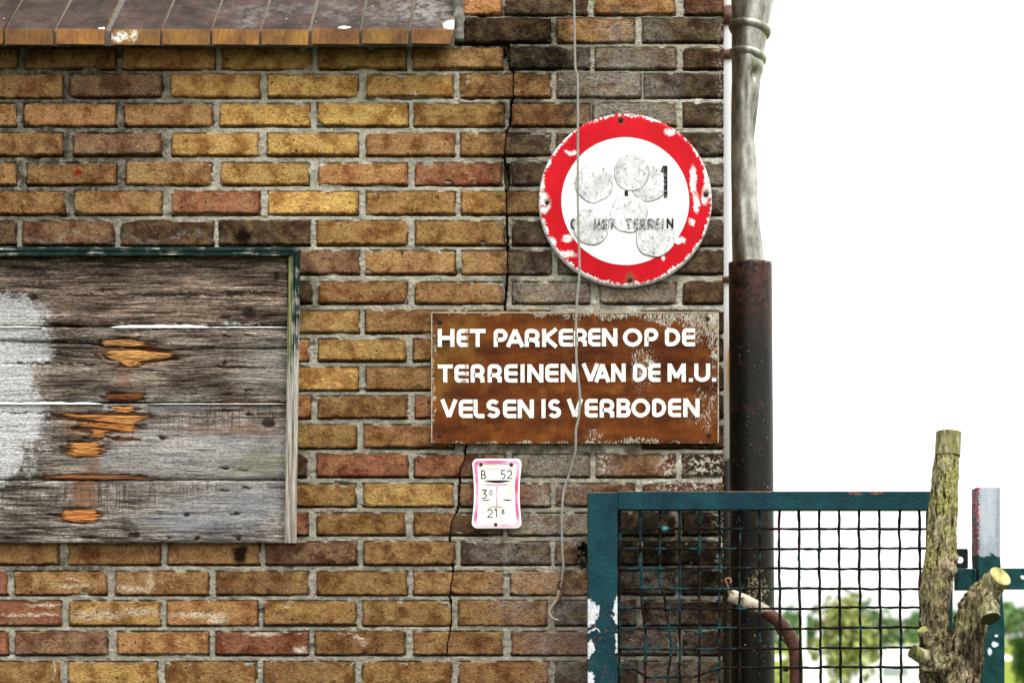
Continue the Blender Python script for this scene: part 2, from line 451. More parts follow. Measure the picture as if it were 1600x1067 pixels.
def mat_plank():
    m = M('weathered_wood')
    pos = m.pos(); rnd = m.info('Random'); tone = m.info('Color')
    off = m.N.new('ShaderNodeCombineXYZ'); m.put(off.inputs[0], m.m('MULTIPLY', rnd, 13.0)); m.put(off.inputs[2], m.m('MULTIPLY', rnd, 7.0))
    p = m.vm('ADD', pos, off.outputs[0])
    pw = m.vm('ADD', p, m.vm('MULTIPLY', m.vm('SUBTRACT', m.noise(5, 2, .5, p, color=True), (.5, .5, .5)), (0, 0, .02)))
    g1 = m.noise(1.0, 5, 0.7, m.vscale(pw, (6, 6, 150)))
    g2 = m.noise(1.0, 5, 0.75, m.vscale(pw, (32, 32, 420)))
    g3 = m.noise(1.0, 5, 0.8, m.vscale(pw, (110, 60, 300)))
    c = m.mix(m.mr(g1, .38, .62), (0.058, 0.042, 0.031), (0.42, 0.365, 0.315))
    c = m.mix(1, c, tone, 'MULTIPLY')
    patch = m.noise(9, 4, .6, m.vscale(p, (.7, 1, 2.2)))
    c = m.mix(1, c, m.mr(patch, .36, .64, .45, 1.5), 'MULTIPLY')
    c = m.mix(.95, c, m.mr(g2, .38, .64, .28, 1.6), 'MULTIPLY')
    c = m.mix(.9, c, m.mr(g3, .38, .64, .35, 1.55), 'MULTIPLY')
    pale, lw, alg, org = m.attrs('stain')
    dk, kn, saw, blue = m.attrs('spot')
    sw = m.m('MULTIPLY', m.mr(m.noise(1, 3, .6, m.vscale(p, (260, 1, 12))), .52, .60), m.m('MULTIPLY', saw, .75), True)
    c = m.mix(sw, c, (0.045, 0.033, 0.027))
    pl = m.m('MULTIPLY', pale, m.mr(g2, .32, .58, .25, 1))
    c = m.mix(m.m('MULTIPLY', pl, .75), c, m.mix(m.mr(g3, .4, .6), (.30, .29, .28), (0.66, 0.655, 0.65)))
    c = m.mix(m.m('MULTIPLY', blue, m.mr(g1, .35, .6, .1, .65)), c, (0.28, 0.30, 0.34))
    mixn = m.m('ADD', m.m('MULTIPLY', g3, .55), m.m('MULTIPLY', g2, .45))
    l_ = m.mr(m.m('ADD', mixn, m.m('MULTIPLY', lw, .30)), .62, .76)
    l_ = m.m('MULTIPLY', l_, m.mr(lw, .05, .25))
    c = m.mix(m.m('MULTIPLY', l_, .92), c, m.mix(m.mr(g3, .42, .6), (0.40, 0.40, 0.40), (0.86, 0.86, 0.86)))
    c = m.mix(m.m('MULTIPLY', alg, m.mr(g2, .38, .6, 0, .7)), c, (0.16, 0.16, 0.045))
    og = m.m('MULTIPLY', org, m.mr(m.m('ADD', m.m('MULTIPLY', g1, .4), m.m('MULTIPLY', g3, .6)), .42, .56), True)
    c = m.mix(m.m('MULTIPLY', og, .85), c, m.mix(g2, (0.16, .05, .015), (0.36, 0.14, 0.045)))
    d_ = m.m('MULTIPLY', dk, m.mr(mixn, .62, .42, .25, 1), True)
    c = m.mix(m.m('MULTIPLY', d_, .85), c, (0.018, 0.012, 0.010))
    k_ = m.mr(m.m('ADD', m.m('MULTIPLY', kn, .8), m.m('MULTIPLY', mixn, 1.0)), .78, 1.15)
    c = m.mix(m.m('MULTIPLY', k_, .95), c, m.mix(m.mr(g3, .4, .62), (0.010, 0.006, 0.005), (0.06, 0.04, 0.03)))
    chk = m.m('MULTIPLY', m.mr(m.noise(1, 4, .6, m.vscale(pw, (5, 5, 300))), .64, .68), .85)
    c = m.mix(chk, c, (0.016, 0.011, 0.009))
    h = m.m('ADD', m.m('MULTIPLY', g1, 1.1), m.m('ADD', m.m('MULTIPLY', g2, .9), m.m('MULTIPLY', g3, .6)))
    h = m.m('SUBTRACT', h, m.m('ADD', m.m('MULTIPLY', chk, .8), m.m('MULTIPLY', k_, .4)))
    return m.set(color=c, rough=.9, spec=.03, normal=m.bump(h, 1.0, .006))
PL_PALE = [(3.2, 7.1, 1.7, .4), (3.6, 7.95, 1.1, .3, .8), (2.2, 7.0, .7, .3, .7), (4.2, 5.75, .5, .4, .5), (2.3, 6.3, .9, .15, .7), (4.0, 8.07, .35, .07), (1.8, 6.8, .3, .4, .5)]
PL_LW = [(-.7, 5.6, 1.0, 1.0), (-.6, 6.6, .9, .6), (.15, 5.0, .62, .42), (.3, 5.5, .5, .35), (.15, 6.0, .45, .5), (.45, 5.35, .35, .3), (.25, 6.55, .55, .42), (.42, 6.4, .34, .35), (.05, 7.1, .3, .45), (.45, 7.15, .12, .4, .55), (3.2, 5.09, 1.5, .03, .7), (.7, 7.0, .15, .3, .4)]
PL_ALG = [(4.1, 7.2, .55, .14), (3.9, 7.35, .4, .1)]
PL_ORG = [(1.3, 7.75, .2, .35), (1.45, 7.3, .14, .22, .8), (2.0, 6.1, .25, .12, .8), (1.95, 5.9, .10, .35, .7), (3.6, 6.72, .9, .08, .6), (1.5, 6.7, .55, .3, .6), (2.0, 5.5, .5, .2, .6), (.9, 6.45, .3, .05, .5)]
PL_DK = [(.3, 7.7, .25, .18), (1.0, 5.35, .75, .22, .9), (.9, 4.3, .9, .2, .8), (1.4, 6.95, .5, .15, .5), (2.2, 4.08, 2.6, .14, .9), (1.9, 6.05, .3, .1, .9), (2.0, 8.25, .14, .14), (.85, 6.6, .2, .3, .8), (2.5, 4.7, 1.2, .1, .4), (3.7, 4.95, .6, .15, .5), (3.2, 6.15, 1.4, .12, .6), (3.6, 8.3, .5, .12, .7), (.9, 8.35, .9, .1, .6), (.4, 4.6, .5, .3, .5)]
PL_KN = [(2.4, 4.62, 2.0, .018, .8), (3.9, 4.575, .6, .018), (.9, 5.69, 1.3, .016, .9), (3.9, 5.76, .6, .014, .8), (.4, 6.45, .5, .014, .9), (3.9, 4.9, .11, .10), (.53, 4.64, .07, .06), (1.6, 4.53, .03, .04), (4.32, 4.32, .06, .08), (4.2, 6.62, .12, .07), (3.5, 5.67, .05, .04), (3.5, 4.97, .12, .022), (3.6, 4.2, .2, .03, .8), (3.65, 4.6, .16, .025, .9), (3.55, 5.25, .10, .016), (3.87, 5.24, .10, .016), (3.55, 6.16, .10, .018), (3.87, 6.1, .07, .018), (3.55, 6.41, .10, .024), (3.88, 6.48, .07, .03),
         (3.5, 7.32, .09, .016), (3.8, 7.34, .08, .016), (3.5, 7.67, .11, .02), (3.84, 7.63, .09, .016), (3.66, 8.03, .11, .018), (2.92, 8.05, .05, .03), (2.1, 8.36, .10, .05), (2.65, 8.4, .05, .03), (3.08, 8.41, .04, .03), (3.73, 8.41, .05, .03), (.15, 8.41, .14, .02), (1.4, 8.39, .2, .03, .9), (2.55, 6.84, .08, .04), (2.0, 5.2, .3, .02, .7), (2.3, 5.62, .5, .02, .8), (3.6, 5.74, .3, .02, .9), (.5, 5.68, .5, .012, .9)]
PL_SAW = [(2.6, 6.55, 2.2, .28), (2.6, 7.75, 2.1, .26), (.6, 7.8, .8, .25, .6)]
PL_BLUE = [(3.1, 8.2, .9, .2), (3.9, 7.7, .6, .3, .6)]
PL_TORN = [(1.96, 5.36, .42, .07), (2.18, 5.57, .58, .12), (2.05, 5.69, .16, .07), (1.95, 6.2, .36, .07), (1.58, 6.52, .8, .08), (1.7, 6.68, .52, .10), (1.52, 6.79, .15, .10), (1.33, 7.03, .32, .14), (1.5, 7.46, .9, .05), (1.27, 8.06, .34, .13), (1.95, 6.4, .22, .06), (1.95, 6.86, .18, .025)]
def plank_stains(x, y):
    a = [npblobs(x, y, PL_PALE, .6, .12, .02), npblobs(x, y, PL_LW, .45, .09, .05), npblobs(x, y, PL_ALG, .6, .08, .03), npblobs(x, y, PL_ORG, .45, .05, .05)]
    b = [npblobs(x, y, PL_DK, .55, .10, .03), npblobs(x, y, PL_KN, .5, .025, .09), npblobs(x, y, PL_SAW, .3, .1, .03), npblobs(x, y, PL_BLUE, .6, .1, .03)]
    return np.stack(a, -1), np.stack(b, -1)

def mat_splinter():
    m = M('broken_wood')
    pos = m.pos(); tone = m.info('Color')
    g = m.noise(1, 5, .7, m.vscale(pos, (26, 26, 420)))
    g2 = m.noise(1, 5, .7, m.vscale(pos, (90, 90, 900)))
    c = m.mix(m.mr(g, .34, .62), (0.22, 0.07, 0.018), (0.70, 0.38, 0.12))
    c = m.mix(m.mr(g2, .55, .68, 0, .6), c, (0.85, 0.6, 0.28))
    c = m.mix(1, c, tone, 'MULTIPLY')
    return m.set(color=c, rough=.75, spec=.25, normal=m.bump(m.m('ADD', g, m.m('MULTIPLY', g2, .6)), 1.0, .004))

def mat_frame():
    m = M('worn_green_frame_paint')
    pos = m.pos(); px = m.pxpos(pos); tone = m.info('Random')
    gv = m.noise(1, 6, .75, m.vscale(pos, (420, 420, 9)))      # vertical grain (side rail)
    gh = m.noise(1, 6, .75, m.vscale(pos, (11, 420, 420)))     # horizontal grain (top rail)
    side = m.mr(m.N.new('ShaderNodeSeparateXYZ').outputs[0], 0, 1)
    sx = m.N.new('ShaderNodeSeparateXYZ'); m.put(sx.inputs[0], px)
    sel = m.mr(sx.outputs[2], 4.06, 4.12)
    g = m.mix(sel, gh, gv)
    green = m.mix(m.mr(m.noise(40, 4, .6), .4, .6), (0.004, 0.014, 0.012), (0.009, 0.028, 0.023))
    wood = m.mix(m.mr(g, .35, .65), (0.13, 0.12, 0.10), (0.50, 0.48, 0.43))
    down = m.mr(sx.outputs[2], 4.4, 6.6, -0.03, 0.2)
    th = m.m('ADD', m.m('ADD', m.m('MULTIPLY', g, .6), m.m('MULTIPLY', m.noise(30, 4, .6), .4)), down)
    c = m.mix(m.mr(th, .53, .58), green, wood)
    brown = m.mr(sx.outputs[2], 6.0, 7.5, 0, .45)
    c = m.mix(brown, c, m.mix(m.mr(g, .35, .65), (0.13, 0.095, 0.07), (0.46, 0.38, 0.31)))
    alg = m.m('MULTIPLY', m.mr(m.noise(28, 4, .6, m.vscale(pos, (1.5, 1, .35))), .36, .48), m.m('MULTIPLY', m.mr(sx.outputs[0], 4.585, 4.63, 1, 0), m.mr(sx.outputs[2], 6.4, 5.2)))
    alg = m.m('MULTIPLY', alg, sel)
    c = m.mix(m.m('MULTIPLY', alg, .7), c, m.mix(m.mr(g, .4, .6), (0.11, 0.12, 0.025), (0.30, 0.30, 0.11)))
    c = m.mix(1, c, m.mr(g, .3, .7, .55, 1.35), 'MULTIPLY')
    return m.set(color=c, rough=.65, spec=.1, normal=m.bump(g, .9, .003))

def mat_sill():
    m = M('glazed_tile_top')
    pos = m.pos(); px = m.pxpos(pos)
    n = m.noise(14, 5, .6); f = m.noise(120, 5, .7)
    nz = m.N.new('ShaderNodeSeparateXYZ'); m.put(nz.inputs[0], m.N.new('ShaderNodeNewGeometry').outputs['Normal'])
    top = m.mr(nz.outputs[2], .25, .4)
    ct = m.mix(m.mr(n, .35, .65), (0.022, 0.014, 0.011), (0.070, 0.044, 0.036))
    ct = m.mix(1, ct, m.mr(f, .3, .7, .6, 1.4), 'MULTIPLY')
    bloom = m.m('MULTIPLY', m.blobs(m.warp(px, 4, .5), [(6.6, .1, .5, .4), (6.0, .2, .3, .3, .6), (4.2, .1, .8, .15, .5), (5.3, .15, .3, .3, .5), (3.9, .4, .2, .2, .5)], .6), m.mr(m.noise(50, 5, .7), .4, .62), True)
    ct = m.mix(m.m('MULTIPLY', bloom, .5), ct, (0.36, 0.35, 0.34))
    sp = m.mr(m.noise(70, 4, .6, m.vm('ADD', pos, (3, 1, 8))), .72, .74)
    ct = m.mix(sp, ct, (0.72, 0.7, 0.64))
    spl = m.m('MULTIPLY', m.blobs(m.warp(px, 14, .08), [(5.43, .58, .09, .035), (1.72, .60, .06, .03), (7.05, .5, .1, .12, .8)], .35), m.mr(f, .36, .46))
    ct = m.mix(spl, ct, (.74, .73, .68))
    cf = m.mix(m.mr(n, .35, .65), (0.12, 0.05, 0.011), (0.29, 0.145, 0.026))
    cf = m.mix(1, cf, m.info('Color'), 'MULTIPLY')
    cf = m.mix(1, cf, m.mr(m.noise(1, 5, .7, m.vscale(pos, (260, 60, 40))), .3, .7, .55, 1.3), 'MULTIPLY')
    bl = m.m('MULTIPLY', m.blobs(m.warp(px, 14, .12), [(2.0, .74, .13, .08), (2.2, .72, .06, .1, .8)], .4), m.mr(f, .42, .55), True)
    cf = m.mix(bl, cf, (.7, .66, .58))
    c = m.mix(top, cf, ct)
    return m.set(color=c, rough=m.mr(n, .3, .7, .45, .65), spec=.22, normal=m.bump(m.m('ADD', n, m.m('MULTIPLY', f, .35)), .5, .003))

def mat_redsign():
    """red ring with chipped enamel; object space centred on the disc"""
    m = M('chipped_red_paint')
    pos = m.pos(); px = m.pxpos(pos)
    q = m.vscale(px, (1, 0, 1), (-9.77, 0, -3.14))
    r = m.vm('LENGTH', q)
    n = m.noise(45, 5, .7); n2_ = m.noise(130, 5, .75)
    nn = m.m('ADD', m.m('MULTIPLY', n, .55), m.m('MULTIPLY', n2_, .45))
    red = m.mix(m.mr(m.noise(12, 4, .5), .3, .7), (0.40, 0.003, 0.009), (0.52, 0.005, 0.013))
    th = m.mr(r, 1.20, 1.345, -.16, .17)                       # chips gather at the rim
    chip = m.mr(m.m('ADD', nn, th), .60, .615)
    sc_ = m.blobs(m.warp(px, 12, .14), [(8.5, 3.2, .09, .16), (8.45, 2.9, .06, .12), (10.82, 2.85, .05, .22), (10.87, 3.2, .05, .14), (11.05, 2.85, .06, .3, .8), (11.0, 3.1, .05, .12), (8.93, 2.42, .10, .04), (8.87, 3.75, .08, .06), (8.85, 4.0, .14, .06), (10.6, 3.78, .1, .05), (10.35, 4.02, .03, .08), (10.45, 2.1, .08, .05, .8), (8.63, 3.85, .06, .12), (10.8, 3.5, .05, .05)], .3)
    chip = m.m('MAXIMUM', chip, m.m('MULTIPLY', sc_, m.mr(nn, .40, .46)))
    c = m.mix(chip, red, m.mix(m.mr(n2_, .35, .6), (0.50, 0.49, 0.48), (0.80, 0.79, 0.77)))
    rim = m.mr(m.m('ADD', r, m.m('MULTIPLY', nn, .04)), 1.345, 1.36)
    c = m.mix(rim, c, m.mix(m.mr(n2_, .35, .65), (.18, .17, .16), (.62, .6, .58)))
    rs = m.blobs(m.warp(px, 14, .08), [(9.84, 4.37, .08, .08), (8.55, 3.17, .05, .05), (11.03, 3.04, .05, .05), (9.7, 1.9, .05, .07)], .5)
    c = m.mix(m.m('MULTIPLY', rs, .8), c, (0.16, 0.07, 0.03))
    return m.set(color=c, rough=m.mr(chip, 0, 1, .5, .75), spec=.08, normal=m.bump(m.m('MULTIPLY', chip, -1.0), .6, .0006))

def mat_sticker():
    m = M('worn_sticker')
    pos = m.pos(); rnd = m.info('Random')
    off = m.N.new('ShaderNodeCombineXYZ'); m.put(off.inputs[0], m.m('MULTIPLY', rnd, 9.0)); m.put(off.inputs[2], m.m('MULTIPLY', rnd, 5.0))
    p = m.vm('ADD', pos, off.outputs[0])
    v = m.noise(1, 6, .78, m.vscale(p, (150, 100, 60)))
    w_ = m.noise(28, 5, .65, p)
    c = m.mix(m.mr(w_, .38, .60), (0.46, 0.47, 0.475), (0.70, 0.71, 0.715))
    c = m.mix(m.mr(v, .52, .64, 0, .75), c, (0.26, 0.26, 0.26))
    c = m.mix(m.mr(m.noise(120, 5, .65, p), .58, .63, 0, .8), c, (0.09, 0.09, 0.085))
    e = m.attr('edge')
    c = m.mix(m.m('MULTIPLY', m.mr(e, .2, 1.6, .85, 0), m.mr(m.noise(45, 4, .7, p), .42, .50)), c, (0.07, 0.066, 0.05))
    return m.set(color=c, rough=.6, spec=.2, normal=m.bump(v, .3, .0006))

def mat_brownsign():
    m = M('rusting_painted_steel')
    pos = m.pos(); px = m.pxpos(pos)
    band = m.noise(1, 5, .6, m.vscale(pos, (5, 5, 22)))
    fine = m.noise(1, 6, .75, m.vscale(pos, (520, 60, 55)))
    blot = m.noise(22, 5, .6)
    c = m.mix(m.mr(band, .38, .62), (0.042, 0.010, 0.003), (0.125, 0.034, 0.006))
    c = m.mix(m.mr(blot, .5, .7, 0, .7), c, (0.20, 0.068, 0.012))
    c = m.mix(1, c, m.mr(fine, .3, .7, .65, 1.3), 'MULTIPLY')
    g = m.blobs(m.warp(px, 3, .4), [(7.0, 5.3, .5, .55, .5), (6.9, 6.0, .3, .35, .4)], .6)
    c = m.mix(m.m('MULTIPLY', g, m.mr(blot, .35, .6)), c, (0.19, 0.10, 0.02))
    # flaking to pale primer: upper right corner, top edge, lower right
    fl = m.blobs(m.warp(px, 4, .35), [(11.1, 4.98, .42, .32, .85), (10.5, 4.95, .5, .13, .7), (9.6, 4.93, .9, .08, .7), (11.15, 5.5, .1, .6, .5), (11.0, 6.4, .22, .3, .4), (8.4, 4.9, 1.4, .04, .7), (9.0, 6.94, 2.3, .025, .6), (10.05, 5.75, .2, .4, .42), (10.0, 6.88, .3, .06, .6), (6.77, 5.9, .03, 1.0, .55), (9.3, 6.8, .12, .12, .4)], .6)
    sp = m.noise(1, 5, .72, m.vscale(pos, (420, 60, 150)))
    s2 = m.m('ADD', m.m('MULTIPLY', sp, .7), m.m('MULTIPLY', m.noise(55, 4, .6), .3))
    flm = m.mr(m.m('ADD', s2, m.m('MULTIPLY', fl, .20)), .60, .64)
    flm = m.m('MULTIPLY', flm, m.mr(fl, .02, .3))
    c = m.mix(m.m('MULTIPLY', flm, .9), c, m.mix(m.mr(blot, .4, .6), (0.30, 0.27, 0.20), (0.55, 0.53, 0.46)))
    dk = m.m('MULTIPLY', m.mr(m.noise(85, 5, .6, m.vm('ADD', pos, (3, 0, 2))), .63, .67), m.m('ADD', m.m('MULTIPLY', fl, .8), .1), True)
    c = m.mix(dk, c, (0.04, 0.02, 0.008))
    st = m.mr(m.noise(420, 2, .5), .73, .77, 0, .6)
    c = m.mix(st, c, (.5, .42, .3))
    h = m.m('SUBTRACT', m.m('MULTIPLY', fine, .5), flm)
    return m.set(color=c, rough=m.mr(flm, 0, 1, .55, .85), spec=.06, normal=m.bump(h, .6, .001))

def mat_letter():
    m = M('white_letter_paint')
    pos = m.pos(); px = m.pxpos(pos)
    n = m.noise(75, 6, .7)
    c = m.mix(m.mr(n, .36, .56), (0.52, 0.49, 0.42), (0.84, 0.84, 0.82))
    c = m.mix(m.mr(m.noise(200, 4, .7), .63, .69, 0, .8), c, (0.30, 0.17, 0.08))
    ck = m.blobs(m.warp(px, 12, .16), [(7.28, 5.72, .02, .16), (7.22, 5.88, .06, .02), (7.3, 5.3, .02, .2, .8), (7.25, 5.98, .03, .04)], .4)
    c = m.mix(m.m('MULTIPLY', ck, .8), c, (0.14, 0.05, 0.02))
    return m.set(color=c, rough=.5, spec=.3, normal=m.bump(n, .3, .0006))

def mat_gate():
    m = M('teal_gate_paint')
    pos = m.pos(); px = m.pxpos(pos)
    n = m.noise(18, 4, .5); lump = m.noise(150, 3, .55); fine = m.noise(380, 3, .6)
    c = m.mix(m.mr(n, .35, .65), (0.0022, 0.022, 0.032), (0.0045, 0.042, 0.050))
    c = m.mix(m.mr(lump, .55, .75, 0, .35), c, (0.012, 0.09, 0.105))
    # flaked to white primer low on the stile; rust round it
    wv = m.warp(px, 9, .16)
    # gate stands 0.1 m in front: its pixel coordinates come out slightly smaller about the view axis
    k = (D - 0.10) / D
    B = lambda x, y, rx, ry, ww=1.0: (CX/100 + (x - CX/100) * k, HY/100 + (y - HY/100) * k, rx, ry, ww)
    wv = m.warp(px, 7, .34)
    patch = m.blobs(wv, [B(9.24, 9.55, .10, .18), B(9.65, 9.55, .06, .24), B(9.22, 10.12, .07, .14), B(9.66, 10.05, .04, .2), B(9.21, 10.6, .06, .12), B(9.27, 9.86, .10, .02)], .10)
    c = m.mix(patch, c, m.mix(m.mr(lump, .4, .7), (.45, .46, .48), (.66, .67, .69)))
    rustz = m.blobs(wv, [B(9.43, 9.75, .3, .35), B(9.4, 10.4, .3, .5, .8), B(9.2, 10, .04, 1.0)], .5)
    rs = m.m('MULTIPLY', m.m('MULTIPLY', rustz, m.mr(m.noise(110, 5, .7), .60, .64)), m.m('SUBTRACT', 1.0, patch))
    c = m.mix(rs, c, (0.17, 0.03, 0.015))
    nz = m.N.new('ShaderNodeSeparateXYZ'); m.put(nz.inputs[0], m.N.new('ShaderNodeNewGeometry').outputs['Normal'])
    tp = m.m('MULTIPLY', m.mr(nz.outputs[2], .3, .7), m.mr(m.noise(30, 4, .6), .35, .5))
    c = m.mix(tp, c, (0.36, 0.2, 0.13))
    top2 = m.m('MULTIPLY', m.blobs(m.warp(px, 8, .2), [B(13.35, 7.7, .1, .035), B(13.7, 7.7, .1, .03), B(11.9, 7.66, .5, .015)], .4), m.mr(lump, .4, .5))
    c = m.mix(top2, c, (.2, .07, .03))
    h = m.m('ADD', m.m('MULTIPLY', lump, 1.0), m.m('MULTIPLY', m.mr(m.noise(260, 2, .5), .6, .75), .8))
    h = m.m('SUBTRACT', h, m.m('MULTIPLY', patch, .7))
    return m.set(color=c, rough=.45, spec=.12, normal=m.bump(h, .7, .0018))

def mat_wire():
    m = M('rusting_painted_wire')
    pos = m.pos()
    sx = m.N.new('ShaderNodeSeparateXYZ'); m.put(sx.inputs[0], pos)
    n = m.noise(30, 4, .65); f = m.noise(190, 4, .65)
    right = m.mr(sx.outputs[0], P(1040, 0).x, P(1230, 0).x, .02, .12)            # the paint survives nearer the hinge side
    c = m.mix(m.mr(m.m('ADD', n, right), .49, .53), (0.008, 0.048, 0.054), (0.008, 0.005, 0.004))
    c = m.mix(m.mr(f, .55, .60, 0, .85), c, (0.006, 0.006, 0.006))
    c = m.mix(m.mr(n, .63, .66), c, (0.07, 0.014, 0.010))
    return m.set(color=c, rough=.65, spec=.08, normal=m.bump(f, 1.0, .004))

def mat_zinc():
    m = M('dull_zinc')
    pos = m.pos()
    v = m.noise(1, 5, .65, m.vscale(pos, (26, 26, 9)))
    f = m.noise(75, 5, .72)
    c = m.mix(m.mr(v, .38, .62), (0.12, 0.115, 0.09), (0.42, 0.41, 0.36))
    c = m.mix(m.mr(f, .50, .66, 0, .35), c, (0.12, 0.105, 0.07))
    d = m.mr(m.noise(1, 5, .7, m.vscale(pos, (70, 70, 14))), .60, .66, 0, .55)
    c = m.mix(d, c, (0.035, 0.03, 0.022))
    return m.set(color=c, rough=m.mr(f, .3, .7, .26, .5), metal=.65, spec=.4, normal=m.bump(m.m('ADD', v, m.m('MULTIPLY', f, .3)), .25, .003))

def mat_iron():
    m = M('black_cast_iron')
    pos = m.pos(); px = m.pxpos(pos)
    f = m.noise(120, 6, .7); n = m.noise(20, 5, .6)
    sx = m.N.new('ShaderNodeSeparateXYZ'); m.put(sx.inputs[0], px)
    c = m.mix(m.mr(f, .35, .65), (0.003, 0.003, 0.0025), (0.010, 0.0085, 0.007))
    topr = m.m('MAXIMUM', m.mr(sx.outputs[2], 5.3, 4.3), m.mr(n, .60, .66, 0, .6))
    topr = m.m('MULTIPLY', topr, m.mr(m.noise(48, 6, .7), .40, .56))
    c = m.mix(m.m('MULTIPLY', topr, .9), c, m.mix(m.mr(f, .35, .65), (0.028, 0.009, 0.006), (0.085, 0.028, 0.018)))
    spk = m.m('MULTIPLY', m.mr(m.noise(150, 2, .5, m.vm('ADD', pos, (9, 2, 4))), .66, .70), m.mr(m.noise(9, 4, .6, m.vm('ADD', pos, (1, 2, 9))), .50, .60))
    c = m.mix(spk, c, (0.42, 0.38, 0.30))
    lich = m.m('MULTIPLY', m.blobs(m.warp(px, 6, .3), [(11.95, 9.15, .14, .25), (11.85, 9.3, .1, .15)], .5), m.mr(f, .5, .58))
    c = m.mix(lich, c, (0.32, 0.27, 0.16))
    h = m.m('ADD', f, m.m('MULTIPLY', spk, .6))
    return m.set(color=c, rough=.38, spec=.2, normal=m.bump(h, .6, .002))

def mat_whitepipe():
    m = M('white_pipe_with_rust')
    pos = m.pos()
    v = m.noise(1, 5, .6, m.vscale(pos, (24, 24, 1.6)))
    c = m.mix(m.mr(v, .55, .66), (0.74, 0.78, 0.84), (0.50, 0.26, 0.06))
    return m.set(color=c, rough=.5)

def mat_rustpipe():
    m = M('rusty_tube')
    pos = m.pos(); f = m.noise(90, 6, .7); px = m.pxpos(pos)
    c = m.mix(m.mr(f, .35, .65), (0.028, 0.010, 0.007), (0.15, 0.048, 0.022))
    c = m.mix(m.mr(m.noise(28, 4, .6), .5, .65, 0, .6), c, (0.02, 0.010, 0.009))
    pale = m.m('MULTIPLY', m.blobs(m.warp(px, 8, .15), [(11.5, 9.32, .35, .2), (11.75, 9.42, .3, .14, .8)], .3), m.mr(m.noise(50, 5, .7), .36, .5))
    c = m.mix(pale, c, (0.62, 0.55, 0.40))
    return m.set(color=c, rough=.5, spec=.4, normal=m.bump(f, .7, .0018))  # pane colour carries a painted sky reflection

def mat_bark():
    m = M('mossy_bark')
    pos = m.pos(); px = m.pxpos(pos)
    wp = m.vm('ADD', pos, m.vm('MULTIPLY', m.vm('SUBTRACT', m.noise(28, 3, .5, color=True), (.5, .5, .5)), (.02, .02, .02)))
    g = m.noise(1, 5, .70, m.vscale(wp, (120, 120, 20)))
    g2 = m.noise(1, 5, .75, m.vscale(wp, (260, 260, 120)))
    n = m.noise(18, 5, .65, color=True)
    ns = m.N.new('ShaderNodeSeparateColor'); m.t.links.new(n, ns.inputs[0])
    c = m.mix(m.mr(g, .40, .62), (0.08, 0.065, 0.03), (0.56, 0.51, 0.31))
    c = m.mix(m.mr(ns.outputs[0], .48, .60, 0, .8), c, m.mix(m.mr(g, .38, .60), (0.10, 0.055, 0.03), (0.46, 0.34, 0.24)))
    moss = m.m('MULTIPLY', m.mr(ns.outputs[1], .42, .55), m.mr(px_z(m, px), 10.4, 8.4, .3, 1))
    c = m.mix(m.m('MULTIPLY', moss, .75), c, m.mix(m.mr(g2, .38, .62), (0.12, 0.115, 0.02), (0.50, 0.49, 0.15)))
    c = m.mix(1, c, m.mr(g2, .36, .64, .45, 1.45), 'MULTIPLY')
    c = m.mix(m.mr(g, .44, .37, 0, .94), c, (0.010, 0.007, 0.005))
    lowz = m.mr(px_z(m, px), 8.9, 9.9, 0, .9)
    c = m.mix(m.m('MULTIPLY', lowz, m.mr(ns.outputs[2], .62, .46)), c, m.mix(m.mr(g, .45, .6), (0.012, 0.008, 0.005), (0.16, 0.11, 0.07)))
    return m.set(color=c, rough=.9, spec=.03, normal=m.bump(m.m('ADD', g, m.m('MULTIPLY', g2, .6)), 1.0, .010))

def px_z(m, px):
    s_ = m.N.new('ShaderNodeSeparateXYZ'); m.put(s_.inputs[0], px)
    return s_.outputs[2]

def mat_cut():
    m = M('sawn_wood_mossy')
    f = m.noise(140, 5, .7); n = m.noise(30, 4, .6)
    c = m.mix(m.mr(n, .4, .6), (0.20, 0.19, 0.05), (0.42, 0.40, 0.17))
    c = m.mix(1, c, m.mr(f, .3, .7, .6, 1.3), 'MULTIPLY')
    return m.set(color=c, rough=.85, normal=m.bump(f, .6, .002))

def mat_post():
    m = M('post_paint')
    pos = m.pos(); px = m.pxpos(pos)
    n = m.noise(40, 5, .6); f = m.noise(160, 4, .6)
    k = (D - 0.02) / D
    z = px_z(m, m.warp(px, 5, .5))
    sx = m.N.new('ShaderNodeSeparateXYZ'); m.put(sx.inputs[0], px)
    green = m.mix(m.mr(n, .4, .6), (0.004, 0.03, 0.032), (0.008, 0.05, 0.05))
    grey = m.mix(m.mr(m.noise(1, 5, .6, m.vscale(pos, (30, 30, 8))), .4, .6), (0.25, 0.29, 0.33), (0.40, 0.445, 0.48))
    grey = m.mix(m.mr(f, .66, .7), grey, (.75, .78, .8))
    left = m.mr(m.m('ADD', sx.outputs[0], m.m('MULTIPLY', f, .12)), 15.27, 15.29, 1, 0)
    grey = m.mix(m.m('MULTIPLY', left, m.mr(f, .42, .52)), grey, m.mix(m.mr(n, .45, .55), (0.05, 0.03, 0.03), (0.36, 0.04, 0.06)))
    c = m.mix(m.mr(z, 8.66, 8.70), grey, green)
    ch = m.blobs(m.warp(px, 14, .08), [(15.47, 9.93, .03, .025), (15.45, 10.06, .05, .04), (15.37, 10.17, .03, .06), (15.88, 9.03, .03, .03), (15.93, 9.15, .02, .02)], .25)
    c = m.mix(ch, c, (.6, .65, .68))
    return m.set(color=c, rough=.55, spec=.1, normal=m.bump(f, .5, .0015))

